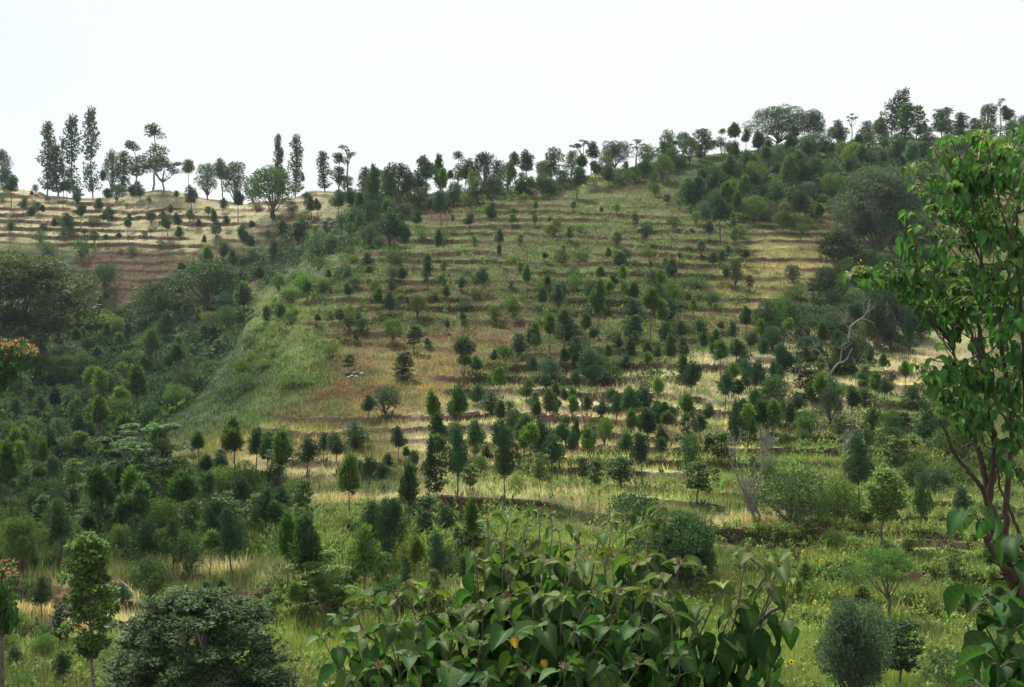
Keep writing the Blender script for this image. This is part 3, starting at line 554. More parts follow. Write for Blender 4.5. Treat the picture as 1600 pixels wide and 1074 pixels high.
MIDRIDGE = [(545, 305), (700, 300), (740, 270), (850, 268), (960, 250), (1060, 235), (1080, 260), (1040, 285), (900, 295), (840, 310), (760, 320), (740, 330), (640, 330), (620, 400), (560, 390), (560, 340)]
RIGHTSLOPE = [(1290, 440), (1420, 440), (1460, 530), (1400, 560), (1330, 600), (1200, 560), (1180, 500)]
RIGHTFIELD = [(1180, 600), (1420, 620), (1560, 640), (1560, 760), (1420, 770), (1300, 700), (1180, 700)]
CENTRE = [(840, 440), (1090, 440), (1100, 530), (1060, 620), (940, 620), (800, 600), (740, 640), (700, 620), (760, 560), (830, 540)]
LOWFIELD = [(480, 820), (760, 820), (760, 940), (420, 1000), (420, 900)]
SLOPE = [(600, 390), (760, 330), (1080, 300), (1180, 360), (1180, 480), (850, 500), (700, 520), (480, 560), (470, 470)]
LEFTHILL = [(0, 300), (500, 305), (500, 380), (300, 395), (0, 380)]
LOWSLOPE = [(800, 640), (1200, 640), (1200, 760), (900, 770), (700, 780), (700, 700)]
SPUR = [(500, 400), (590, 390), (560, 440), (470, 480), (430, 560), (380, 620), (330, 640), (400, 520), (430, 460)]
ROWS = [(860, 560), (1200, 520), (1420, 560), (1430, 640), (1250, 700), (1000, 740), (700, 770), (640, 700), (760, 620)]
CREST = [(990, 246), (1160, 222), (1300, 212), (1600, 196), (1600, 226), (1300, 240), (1180, 250), (1000, 262)]
FILL = [  # outline, how many, kinds, tones, width in m (min,max), height/width (min,max), spacing px
 (ROWS, 80, 'TTTPT', 'nmndg', (1.2, 2.0), (1.1, 1.5), 15), (CREST, 30, 'PRTPRE', 'nmnem', (2.2, 4.0), (.9, 1.5), 11),
 (GULLY, 150, 'SSRRPTTTL', 'nmmkgnnm', (1.4, 3.6), (.8, 1.4), 13), (LOWWOOD, 84, 'RTTPSTTL', 'nnmdgmn', (1.0, 2.1), (.9, 1.8), 15),
 (TOPWOOD, 92, 'PTSSRR', 'nmemeg', (2.2, 4.2), (.8, 1.7), 14), (MIDRIDGE, 62, 'PTPSRR', 'nndemg', (1.8, 3.6), (.9, 2.0), 13),
 ([(1200, 300), (1300, 300), (1460, 320), (1470, 450), (1310, 440), (1292, 370), (1200, 358)], 62, 'STRPTS', 'nmeom', (1.4, 3.0), (.9, 1.5), 14),
 (RIGHTSLOPE, 30, 'RPPSS', 'ndmke', (1.5, 3.2), (.8, 2.2), 16), ([(1150, 780), (1600, 780), (1600, 1000), (1150, 960)], 20, 'STTSL', 'gmgb', (.6, 1.2), (.9, 1.5), 26), ([(0, 920), (160, 920), (240, 900), (420, 900), (420, 960), (0, 1060)], 16, 'STPL', 'gmn', (.6, 1.2), (1.0, 1.5), 20), (RIGHTFIELD, 34, 'SSLPR', 'gmnn', (1.0, 2.4), (.9, 1.8), 20),
 (CENTRE, 40, 'TTTSTR', 'nmgme', (1.3, 2.9), (1.0, 1.8), 17), (LOWFIELD, 32, 'TTSLL', 'nnmg', (.8, 1.7), (1.1, 2.2), 20),
 (SLOPE, 84, 'STPL', 'mngeo', (1.0, 2.4), (.8, 1.7), 20), (LEFTHILL, 40, 'PTS', 'dnn', (1.4, 2.6), (1.0, 1.8), 16), (LOWSLOPE, 22, 'PLS', 'ngm', (.7, 1.4), (1.2, 2.6), 22),
 (SPUR, 22, 'SSP', 'gmbn', (1.2, 2.6), (.8, 1.3), 18)]
for poly, cnt, kinds, tones, (w0_, w1_), (a0, a1), gap in FILL:
    xs = [p[0] for p in poly]; ys = [p[1] for p in poly]; n = tries = 0
    while n < cnt and tries < cnt * 30:
        tries += 1; x = random.uniform(min(xs), max(xs)); y = random.uniform(min(ys), max(ys))
        if not inside(x, y, poly): continue
        if any(abs(p['px'] - x) < gap and abs(p['base'] - y) < gap * .55 for p in plants): continue
        q, ok = hit(x, y)
        if not ok[0]: continue
        k = random.choice(kinds)
        if k == 'P' and sum(p['kind'] == 'P' for p in plants) >= 298: k = 'R'
        if k == 'S' and sum(p['kind'] == 'S' for p in plants) >= 290: k = 'R'
        Yd = q[0, 1]; wm = random.uniform(w0_, w1_) * {'P': .75, 'T': .58, 'L': .62}.get(k, 1); asp = random.uniform(a0, a1) * {'P': 1.35, 'S': .7, 'R': 1.0, 'L': 1.5, 'T': 2.5, 'E': 1.8}[k]
        wpx = wm * F / Yd; hpx = wpx * asp
        place(k, x, y - hpx, y, wpx, random.choice(tones) if k != 'P' else random.choice('dnn')); n += 1
# ---- undergrowth of the woods (uncountable)
def undergrowth(name, poly, n, rad, tones, per=34, hh=.5, far=None, card=(.30, .16)):
    mb = MB(); xs = [p[0] for p in poly]; ys = [p[1] for p in poly]; X = np.random.default_rng(n).uniform(min(xs), max(xs), n * 4); Yp = np.random.default_rng(n + 1).uniform(min(ys), max(ys), n * 4)
    keep = np.array([inside(a, b, poly) for a, b in zip(X, Yp)]); X, Yp = X[keep][:n], Yp[keep][:n]; q, ok = hit(X, Yp); q = q[ok]
    patch = fbm(q[:, 0] / 9, q[:, 1] / 9, 200, 3)
    for c, pt in zip(q, patch):
        r = random.uniform(*rad) * (.5 + pt); k = int(per * random.uniform(.6, 1.3)); d = rdir(k); d[:, 2] = np.abs(d[:, 2])
        P = c + d * (r * (.3 + .7 * rng.random(k)))[:, None] * np.array([1, 1, hh]); t = np.array(TONE[tones[int(pt * 2.2 * len(tones) + random.random() * 2) % len(tones)]]) * random.uniform(.7, 1.35)
        mb.cards(P, unit(d + rng.normal(size=(k, 3)) * .6 + [0, 0, .4]), unit(rng.normal(size=(k, 3)) + [0, 0, .8]), card[0] * r * (.6 + .8 * rng.random(k)), card[1] * r * (.6 + .8 * rng.random(k)), np.tile(t, (k, 1)))
    tag(link(name, mb.mesh(name, M_GRASS)), kind='stuff')
undergrowth("gully_undergrowth", GULLY, 2600, (.7, 2.0), 'nkdnkmdn', 44)
undergrowth("wood_undergrowth", LOWWOOD, 1000, (.3, .9), 'nkmndmg', 44)
undergrowth("hilltop_undergrowth", TOPWOOD, 1100, (.9, 2.2), 'nmdemeg', 40)
undergrowth("ridge_undergrowth", MIDRIDGE, 560, (.7, 1.6), 'nmegm', 40)
undergrowth("terrace_undergrowth", [(1190, 300), (1300, 300), (1470, 320), (1490, 440), (1310, 440), (1292, 370), (1190, 358)], 420, (.4, 1.3), "nmeog", 34)
undergrowth("meadow_clumps", [(1130, 790), (1620, 770), (1620, 1090), (1180, 1090), (1160, 960)], 900, (.12, .5), "gmbogb", 26)
undergrowth("slope_undergrowth", RIGHTSLOPE + [], 500, (.5, 1.3), 'nkmen', 36)
undergrowth("spur_undergrowth", SPUR, 340, (.3, 1.2), 'gmnog', 36)
undergrowth("thicket_undergrowth", CENTRE, 520, (.4, 1.3), 'nmegms', 36)
undergrowth("field_undergrowth", RIGHTFIELD, 420, (.3, .9), 'gmbmn', 36)
undergrowth("meadow_weeds", SLOPE, 3600, (.25, .85), 'gmoebo', 22)
undergrowth("low_weeds", LOWFIELD, 420, (.25, .7), 'gmbeb', 34)

# ---- grass, straw and crops (uncountable)
def scatter(n, seed, y0=235, y1=1120, x0=-160, x1=1900):
    g = np.random.default_rng(seed); px = g.uniform(x0, x1, n); py = y0 + (y1 - y0) * g.random(n) ** 1.05
    q, ok = hit(px, py); q = q[ok]; px = px[ok]; py = py[ok]; c = ground_color(px, py, q[:, 0], q[:, 1], ground(q[:, 0], q[:, 1], EDGE)); return px, py, q, c, g
def blades(name_dry, name_green, n, seed, nb=6, hmin=.28, hmax=.62, **kw):
    px, py, q, c, g = scatter(n, seed, **kw); Y = q[:, 1]; rr_ = ground(q[:, 0], q[:, 1], riser.astype(float))
    dark = (c.sum(1) < .2); keep = ~((rr_ > .3) & (g.random(len(px)) < .9)) & ~(g.random(len(px)) < ground(q[:, 0], q[:, 1], BARE) * .9) & ~(dark & (g.random(len(px)) < .5)); px, py, q, c, Y = px[keep], py[keep], q[keep], c[keep], Y[keep]; m = len(px)
    patch = fbm(q[:, 0] / 2.5, q[:, 1] / 2.5, 300, 3)
    H = (hmin + (hmax - hmin) * g.random(m) ** 1.4) * (.45 + 1.1 * patch); H = np.maximum(H * np.interp(Y, [50, 80], [1, .72]), 2.0 * Y / F)
    B = np.repeat(q, nb, 0) + g.normal(size=(m * nb, 3)) * np.array([.16, .16, 0]) * (1 + np.repeat(Y, nb)[:, None] / 90); hb = np.repeat(H, nb) * (.5 + .7 * g.random(m * nb)); wb = np.maximum(.018, np.repeat(Y, nb) / F * 1.15) * (.7 + .7 * g.random(m * nb))
    lean = g.normal(size=(m * nb, 3)) * .28; lean[:, 2] = 1; tip = B + unit(lean) * hb[:, None]; a = g.random(m * nb) * 3.14; s_ = np.stack([np.cos(a), np.sin(a) * .4, 0 * a], 1) * wb[:, None] * .5
    B[:, 2] -= .03; V = np.stack([B - s_, B + s_, tip], 1).reshape(-1, 3)
    cc = np.repeat(c, nb, 0) * (.75 + .6 * g.random((m * nb, 1))) * 1.12
    dryness = (c[:, 0] > c[:, 1] * .97)
    dr = np.repeat(dryness, nb); 
    for nm, sel in ((name_dry, dr), (name_green, ~dr)):
        k = int(sel.sum())
        if k: tag(link(nm, np_mesh(nm, V.reshape(-1, 3, 3)[sel].reshape(-1, 3), None, np.arange(k * 3).reshape(-1, 3), M_GRASS, np.repeat(cc[sel], 3, 0))), kind='stuff')
blades("dry_grass", "green_grass", 150000, 11)
blades("straw_stubble", "meadow_grass", 52000, 12, nb=5, hmin=.4, hmax=.9, y0=560)
def leafy_crop(name, n, seed, colz, box, hgt, leaves=7, llen=.4, lwid=.07, thr=.5):
    px, py, q, c, g = scatter(n, seed, box[1], box[3], box[0], box[2]); wgt = blob(px, py, colz) * sstep(.25, .6, fbm(q[:, 0] / 2, q[:, 1] / 2, seed, 3)); s = g.random(len(px)) < wgt; q = q[s]; mb = MB(); m = len(q)
    H = hgt * (.55 + .7 * g.random(m)); t = np.array([.12, .20, .04]) * (.7 + .6 * g.random((m, 1))) * np.stack([.8 + .7 * g.random(m), np.ones(m), .9 + .2 * g.random(m)], 1)
    mb.cards(q - [0, 0, .05], unit(np.array([0, 0, 1.0]) + g.normal(size=(m, 3)) * .06), unit(g.normal(size=(m, 3)) + [0, -1, 0]), H, .035, t * .9)
    for i in range(leaves):
        a = g.random(m) * 6.28; P = q + np.stack([0 * a, 0 * a, H * (.25 + .65 * i / leaves)], 1); D = unit(np.stack([np.cos(a), np.sin(a), .5 + .5 * g.random(m)], 1)); Nn = unit(np.stack([-np.cos(a) * .6, -np.sin(a) * .6, 1 + 0 * a], 1))
        mb.cards(P, D, Nn, llen * (.6 + .7 * g.random(m)), lwid, t)
        P2 = P + D * llen * .6; mb.cards(P2, unit(D * [1, 1, 0] - [0, 0, .5]), Nn, llen * .6, lwid * .8, t * 1.1)
    tag(link(name, mb.mesh(name, M_GRASS)), kind='stuff')
leafy_crop("maize_crop", 5200, 41, [(640, 850, 230, 44, 1), (980, 860, 90, 30, .7), (520, 850, 100, 40, .8)], (400, 800, 1100, 930), 1.25)
leafy_crop("field_weeds", 15000, 42, [(1430, 900, 330, 150, .9), (1250, 1020, 330, 100, .9), (560, 1010, 220, 90, .9), (760, 960, 160, 60, .6), (80, 1040, 160, 50, .7)], (-60, 770, 1700, 1110), .5, 7, .22, .10)
leafy_crop("slope_crop", 12000, 43, [(950, 740, 260, 60, .8), (1180, 680, 200, 90, .7), (900, 370, 260, 60, .9), (1050, 330, 160, 40, .9), (1200, 430, 120, 50, .5), (700, 375, 90, 14, .8), (1400, 740, 220, 60, .9), (760, 460, 240, 70, .35), (480, 500, 90, 90, .4), (980, 400, 200, 60, .7), (1020, 480, 160, 60, .6)], (420, 300, 1600, 800), .8, 6, .34, .10)

# weeds and litter gathered round the feet of the trees
mb = MB()
for p in plants:
    if p['Y'] > 175 or p['base'] > 1100: continue
    k = 12; a = rng.random(k) * 6.28; r_ = rng.random(k) ** .7 * max(.35, p['w'] * p['Y'] / F * .32); X, Y_ = p['X'] + np.cos(a) * r_, p['Y'] + np.sin(a) * r_; B = np.stack([X, Y_, ground(X, Y_) - .02], 1)
    t = np.array([random.uniform(.03, .09), random.uniform(.06, .12), .03]) if random.random() < .75 else np.array([.10, .07, .04])
    mb.cards(B, unit(np.stack([np.cos(a) * .5, np.sin(a) * .5, .9 + 0 * a], 1) + rng.normal(size=(k, 3)) * .3), unit(rng.normal(size=(k, 3)) + [0, -1, .5]), .2 + .3 * rng.random(k), .09 + p['Y'] / F * 1.2, np.tile(t, (k, 1)))
tag(link("trunk_foot_weeds", mb.mesh("trunk_foot_weeds", M_GRASS)), kind='stuff')

# ------------------------------------------------------------------ bare trees
def bare_tree(name, label, px, base, lines, twigs, Y=None, mat=None):
    q, ok = hit(px, base); X0, Y0, Z0 = q[0]; root = bpy.data.objects.new(name, None); COL.objects.link(root); root.location = (X0, Y0, Z0)
    tag(root, label, 'dead tree'); tr, tw = MB(), MB()
    k = Y0 / F
    def P(x, y, dy=0): return np.array([(x - px) * k, dy, (base - y) * k])
    for ln, r0, r1 in lines:
        dy = random.uniform(-.3, .3); n = len(ln); p = np.array([P(x, y, dy * i / n) for i, (x, y) in enumerate(ln)])
        t = np.linspace(0, n - 1, n * 4); p = np.stack([np.interp(t, np.arange(n), p[:, j]) for j in range(3)], 1); p[1:-1] += rng.normal(size=(len(p) - 2, 3)) * .25 * k
        tr.tube(p, np.linspace(r0, r1, len(p)) * k * .55, 7, wob=.6)
    for (x0, y0), (x1, y1), cnt, r in twigs:
        for i in range(cnt):
            a = P(x0 + random.gauss(0, 3), y0 + random.gauss(0, 4), random.uniform(-.3, .3)); b = P(x1 + random.gauss(0, 11), y1 + random.gauss(0, 11), random.uniform(-.6, .6))
            p = bent(a, b, 6, .12); tw.tube(p, np.linspace(r, r * .35, 6) * k * .8, 4)
            for j in (2, 3, 4):
                tw.tube(bent(p[j], p[j] + np.array([random.gauss(0, 5), random.gauss(0, 3), random.uniform(2, 11)]) * k, 3, .03), np.array([r * .5, r * .35, r * .2]) * k, 3)
    link("trunk", tr.mesh("trunk", mat or M_PALE, True), root)
    if tw.V: link("branches", tw.mesh("branches", mat or M_PALE), root)
bare_tree("dead_tree", "bleached leafless dead tree with forked trunk and a fan of thin twigs", 1180, 822,
          [([(1182, 824), (1178, 805), (1168, 785), (1158, 762), (1152, 745), (1142, 728), (1139, 705)], 4.5, 1.2), ([(1184, 824), (1187, 806), (1182, 796), (1174, 800)], 3.5, 2.5), ([(1168, 785), (1180, 765), (1185, 748), (1190, 728), (1193, 708), (1196, 690)], 3.8, 1.2),
           ([(1158, 764), (1170, 762), (1178, 764), (1183, 755)], 2, 1.5), ([(1193, 708), (1203, 695), (1212, 680)], 1.6, .7), ([(1141, 725), (1134, 715), (1130, 700)], 1.3, .6), ([(1152, 745), (1146, 700), (1145, 680)], 1.3, .5)],
          [((1176, 800), (1150, 755), 16, .6), ((1178, 800), (1175, 740), 16, .6), ((1165, 780), (1160, 730), 10, .5), ((1195, 700), (1200, 680), 30, .55), ((1190, 725), (1203, 695), 16, .5), ((1140, 710), (1142, 680), 10, .5)])
bare_tree("dead_tree", "grey crooked bare tree with arching limbs among the dark trees", 1335, 572,
          [([(1336, 574), (1331, 552), (1324, 532), (1327, 512), (1335, 503), (1346, 497), (1352, 488)], 4.2, 1.5), ([(1342, 498), (1354, 500), (1364, 504), (1366, 512)], 1.6, .8), ([(1327, 515), (1318, 505), (1312, 495)], 1.5, .6), ([(1352, 488), (1358, 478), (1357, 468)], 1.2, .5)],
          [((1352, 490), (1358, 470), 6, .5), ((1316, 505), (1310, 488), 5, .5)])
bare_tree("dead_tree", "forked pale trunk rising from the straw under dark foliage", 1384, 535,
          [([(1386, 537), (1384, 515), (1381, 502), (1378, 492)], 3.2, 1.2), ([(1384, 518), (1387, 500), (1386, 482)], 2.2, 1)], [((1380, 496), (1378, 470), 5, .5)])
bare_tree("dead_tree", "bare silvery tree with level zigzag limbs above the terraces", 1296, 626,
          [([(1297, 628), (1298, 606), (1295, 586), (1290, 572), (1282, 562), (1278, 550)], 3.2, 1), ([(1296, 590), (1306, 574), (1312, 570), (1314, 550), (1316, 540)], 3, 1), ([(1291, 574), (1282, 571), (1279, 576)], 1.6, .8), ([(1312, 572), (1322, 566), (1330, 548)], 2, .8)],
          [((1280, 555), (1272, 540), 5, .5), ((1316, 545), (1322, 530), 5, .5)])
bare_tree("dead_tree", "thin twiggy leafless tree in front of the tall dark conifer", 1318, 745,
          [([(1321, 748), (1320, 715), (1319, 690), (1317, 675)], 1.6, .6), ([(1320, 716), (1311, 708), (1306, 704)], .9, .4)], [((1320, 700), (1313, 688), 9, .4), ((1319, 690), (1324, 672), 7, .4)])
bare_tree("dead_tree", "brown withered sapling under the dark conifer on the maize field", 694, 912,
          [([(694, 914), (692, 896), (689, 880), (692, 868)], 1.8, .8), ([(692, 894), (698, 882), (699, 870)], 1.2, .5)], [((692, 880), (688, 866), 9, .5), ((697, 882), (700, 868), 7, .5)], mat=M_BARK)

# ------------------------------------------------------------------ stones
m, N, L = new_mat("weathered_stone")
o = N('ShaderNodeOutputMaterial'); p = N('ShaderNodeBsdfPrincipled'); n1 = N('ShaderNodeTexNoise'); n1.inputs['Scale'].default_value = 3; n1.inputs['Detail'].default_value = 8; rr = N('ShaderNodeValToRGB')
rr.color_ramp.elements[0].color = (.14, .13, .11, 1); rr.color_ramp.elements[0].position = .3; rr.color_ramp.elements[1].color = (.48, .45, .39, 1); rr.color_ramp.elements[1].position = .65
tcn = N('ShaderNodeTexCoord'); L(tcn.outputs['Object'], n1.inputs['Vector']); L(n1.outputs['Fac'], rr.inputs[0]); L(rr.outputs[0], p.inputs['Base Color']); p.inputs['Roughness'].default_value = .9; L(p.outputs[0], o.inputs['Surface']); M_STONE = m
M_DARKSTONE = m.copy(); M_DARKSTONE.name = 'dark_stone'; _r = [n for n in M_DARKSTONE.node_tree.nodes if n.type == 'VALTORGB'][0]; _r.color_ramp.elements[0].color = (.06, .055, .05, 1); _r.color_ramp.elements[1].color = (.22, .20, .18, 1)
def rock_mesh(seed):
    import bmesh
    bm = bmesh.new(); bmesh.ops.create_icosphere(bm, subdivisions=3, radius=.5); g = np.random.default_rng(seed); cut = [(unit(g.normal(size=3)), g.uniform(.24, .4)) for _ in range(11)]
    for v in bm.verts:
        c = np.array(v.co)
        for nn, d in cut:
            e = c @ nn - d
            if e > 0: c = c - nn * e * .9
        v.co = c + g.normal(size=3) * .008
    me = bpy.data.meshes.new("stone"); bm.to_mesh(me); bm.free(); me.materials.append(M_STONE if seed < 5 else M_DARKSTONE); return me
ROCKS = [rock_mesh(i) for i in range(10)]
STONES = [(541, 585, 9), (547, 583, 8), (553, 586, 9), (559, 584, 8), (565, 587, 8), (550, 590, 7), (557, 591, 6), (545, 592, 6),
          (508, 350, 9), (514, 346, 8), (519, 352, 9), (524, 348, 8), (516, 358, 9), (522, 364, 8), (510, 362, 7), (446, 372, 7), (452, 376, 8),
          (1000, 362, 9), (1012, 358, 6), (1062, 362, 8), (1070, 366, 9), (1080, 361, 7), (1055, 370, 6), (1230, 345, 9), (1240, 342, 8), (1222, 350, 8), (1150, 348, 8), (1138, 352, 7), (1550, 938, 12)]
stone_obj = []
for i, (x, y, sz) in enumerate(STONES):
    q, ok = hit(x, y); o = link("stone", ROCKS[i % 5 + (5 if i > 7 else 0)]); s_ = sz * q[0, 1] / F; o.location = tuple(q[0] + [0, 0, s_ * .28]); o.scale = (s_ * 1.3, s_, s_ * .85); o.rotation_euler = (0, 0, i * 1.7); stone_obj.append((o, x, y, i))
for a, b, ph_ in ((0, 8, 'white stone in the heap on the grassy spur'), (8, 15, 'grey boulder in the rock spill at the head of the gully'), (15, 17, 'grey boulder beside the dark shrub under the crest'), (17, 23, 'pale boulder on the upper terraces beneath the ridge conifers'), (23, 28, 'grey boulder under the hilltop wood'), (28, 29, 'small pale stone behind the splintered trunk foot')):
    g = sorted(stone_obj[a:b], key=lambda t: t[1])
    for j, (o, x, y, i) in enumerate(g):
        tag(o, (ph_ + f", {['first','second','third','fourth','fifth','sixth','seventh','eighth'][j]} from left") if b - a > 1 else ph_, 'stone', 'stones lying on the hillside')

# ------------------------------------------------------------------ sunflowers in the meadow
M_PETAL = leaf_mat("yellow_petals", .3, .2, .01, use_obj=False)
def sunflower():
    st, hd = MB(), MB(); st.tube([(0, 0, -.05), (.02, 0, .6), (0, -.02, 1.15)], [.018, .014, .01], 6, C=np.array([.07, .13, .03]))
    k = 9; a = np.arange(k) * 2.4; P = np.stack([0 * a, 0 * a, .2 + .09 * np.arange(k)], 1); st.cards(P, unit(np.stack([np.cos(a), np.sin(a), .3 + 0 * a], 1)), unit(np.stack([-np.cos(a) * .4, -np.sin(a) * .4, 1 + 0 * a], 1)), .3, .17, np.tile([.06, .13, .03], (k, 1)))
    a = np.arange(18) * 2 * math.pi / 18; P = np.stack([np.cos(a) * .06, -.03 + 0 * a, 1.2 + np.sin(a) * .06], 1); hd.cards(P, unit(np.stack([np.cos(a), -.15 + 0 * a, np.sin(a)], 1)), np.tile([0, -1., .1], (18, 1)), .10, .045, np.tile([.75, .48, .02], (18, 1)))
    a = np.arange(10) * 2 * math.pi / 10; V = np.concatenate([[[0, -.055, 1.2]], np.stack([np.cos(a) * .07, -.035 + 0 * a, 1.2 + np.sin(a) * .07], 1)]); hd.add(V, None, [[0, 1 + i, 1 + (i + 1) % 10] for i in range(10)], np.array([.12, .06, .015]))
    return st.mesh("stem", M_GRASS), hd.mesh("flower_head", M_PETAL)
SF = sunflower()
for x, y, lb in ((1283, 905, 'sunflower with a large open head beside the tip of the big-leaved shrub'), (1272, 968, 'sunflower facing us in the meadow below the larger sunflower'), (1215, 1035, 'sunflower low in the meadow near the picture bottom'), (1167, 1025, 'small sunflower beside the dark stem of the big-leaved shrub'), (1506, 905, 'small sunflower in the open meadow near the reddish trunk'), (764, 905, 'yellow sunflower behind the topmost leaves of the big-leaved shrub'), (1236, 1070, 'sunflower at the very bottom of the meadow')):
    q, ok = hit(x, y); r = bpy.data.objects.new("sunflower", None); COL.objects.link(r); r.location = tuple(q[0]); r.scale = (.6,) * 3; r.rotation_euler = (0, 0, random.uniform(-.9, .9)); tag(r, lb, 'flower', 'sunflowers in the meadow'); link("stem", SF[0], r); link("flower_head", SF[1], r)

# ------------------------------------------------------------------ the near plants with heart-shaped leaves
def heart_leaves(mb, P, D, Nn, size, col):
    """P base of blade, D pointing axis, Nn upper face, size length; col (n,3)"""
    n = len(P); rowsn = 13; t = np.linspace(0, 1, rowsn); wv = .42 * np.sin(np.pi * np.clip(t, .0, 1) ** .58) ** .8 * (1 - t) ** .12; wv[0] = .16; wv[-1] = 0.0
    s5 = np.array([-1, -.5, 0, .5, 1.0]); D = unit(D); Nn = unit(Nn - D * (D * Nn).sum(1, keepdims=True)); S = np.cross(D, Nn)
    ax = wv[:, None] * s5[None]; ay = t[:, None] - .17 * np.abs(s5)[None] ** 1.5 * np.exp(-t * 5)[:, None]
    bend = rng.uniform(.12, .75, n)[:, None, None]; fold = rng.uniform(.2, .95, n)[:, None, None]; tw = rng.normal(0, .25, n)[:, None, None]; wave = rng.uniform(0, 6.28, n)[:, None, None]
    az = -bend * (t[:, None] ** 2)[None] * .7 + fold * np.abs(ax)[None] + tw * ax[None] * t[None, :, None] + .03 * np.sin(t * 9)[None, :, None] * np.abs(s5)[None, None] * np.cos(wave)
    sz = size[:, None, None]
    V = P[:, None, None, :] + S[:, None, None, :] * (ax[None] * sz)[..., None] + D[:, None, None, :] * (ay[None] * sz)[..., None] + Nn[:, None, None, :] * (az * sz)[..., None]
    i = np.arange(rowsn - 1)[:, None] * 5 + np.arange(4)[None]; q = np.stack([i, i + 1, i + 6, i + 5], -1).reshape(-1, 4); Q = (np.arange(n)[:, None, None] * rowsn * 5 + q[None]).reshape(-1, 4)
    rib = np.ones((rowsn, 5)); rib[:, 2] = 1.55; rib[1::2, [1, 3]] *= 1.22; rib[::2, [0, 4]] *= .82; rib[::2, [1, 3]] *= .88
    blem = 1 + .5 * (rng.random((n, 1, 1, 1)) < .25) * (rng.random((n, rowsn, 5, 1)) < .12) * np.array([1.6, .4, -.4]); C = (col[:, None, None, :] * rib[None, :, :, None] * blem).reshape(-1, 3); mb.add(V.reshape(-1, 3), Q, None, C)
def curve(p0, p1, p2, n=9):
    t = np.linspace(0, 1, n)[:, None]; return (1 - t) ** 2 * p0 + 2 * t * (1 - t) * p1 + t ** 2 * p2
YOUNG = np.array([.115, .155, .036]); OLD = np.array([.030, .080, .026]); FLW = np.array([.20, .12, .055])
def leafy_stem(st, lf, fl, p0, p1, p2, lsz, nl, r0, r1, start=.35, flower=.5, young=.3, flc=FLW, green=1.0):
    c = curve(p0, p1, p2, 14); c[3:-1] += rng.normal(size=(10, 3)) * lsz * .06; st.tube(c, np.linspace(r0, r1, 14), 7, wob=.15); tip = c[-1]; d = unit(c[-1] - c[-3])
    P, D, Nn, Sz, Cc = [], [], [], [], []
    for i in range(nl):
        t = start + (1 - start) * (i + random.random() * .5) / nl; t = min(t, .995) if i < nl - 5 else .99; k = t * 13; j = int(min(k, 12)); b = c[j] + (c[j + 1] - c[j]) * (k - j)
        a = i * 2.4 + random.uniform(-.5, .5); age = 1 - i / nl; el = .45 - 1.75 * min(1, age * 1.6) + random.uniform(-.3, .3)
        rad = np.array([math.cos(a), math.sin(a), 0]); pd = unit(rad * .9 + np.array([0, 0, .45 + random.uniform(-.3, .2)]) + d * .2); s = lsz * (.36 + .8 * min(1, age * 2.2)) * random.uniform(.6, 1.2)
        pe = b + pd * s * random.uniform(.35, .65); st.tube([b, b + pd * s * .25 + [0, 0, .01], pe], [.0035, .0028, .002], 4, C=np.array([1.2, 1.4, .7]))
        dd = rad * math.cos(el) + np.array([0, 0, math.sin(el)]); P.append(pe); D.append(dd + rng.normal(size=3) * .15); Nn.append(np.array([0, 0, 1.0]) * math.cos(el) - rad * math.sin(el) + rng.normal(size=3) * .25); Sz.append(s)
        y = young * max(0, 1 - age * 2.2) + .10 * random.random(); Cc.append((OLD * (1 - y) + YOUNG * y * 1.1) * random.uniform(.8, 1.25) * green)
    heart_leaves(lf, np.array(P), np.array(D), np.array(Nn), np.array(Sz), np.array(Cc))
    if random.random() < flower:
        k = random.randint(14, 26); dd = unit(rng.normal(size=(k, 3)) * [1, 1, .4] + [0, 0, .55]); b = tip + dd * lsz * .18 * rng.random((k, 1)) + [0, 0, lsz * .12]
        fl.cards(b, unit(dd + rng.normal(size=(k, 3)) * .4), unit(rng.normal(size=(k, 3))), lsz * .14, lsz * .05, flc * rng.uniform(.5, 1.4, (k, 1)))
        for _ in range(4): st.tube([tip, tip + dd[_] * lsz * .2 + [0, 0, lsz * .1]], [.003, .002], 4)
    return tip
def plant_root(name, label, cat, x, y): 
    r = bpy.data.objects.new(name, None); COL.objects.link(r); r.location = (x, y, float(ground(x, y)[0])); tag(r, label, cat); return r
def finish(root, st, lf, fl, bark, leafname='foliage', stemname='stems'):
    inv = -np.array(root.location)
    for nm, mb, mt in ((stemname, st, bark), (leafname, lf, M_BROAD), ('blossom', fl, M_GRASS)):
        if mb.V:
            mb.V = [v + inv for v in mb.V]; link(nm, mb.mesh(nm, mt, nm != 'blossom'), root)
random.seed(5)
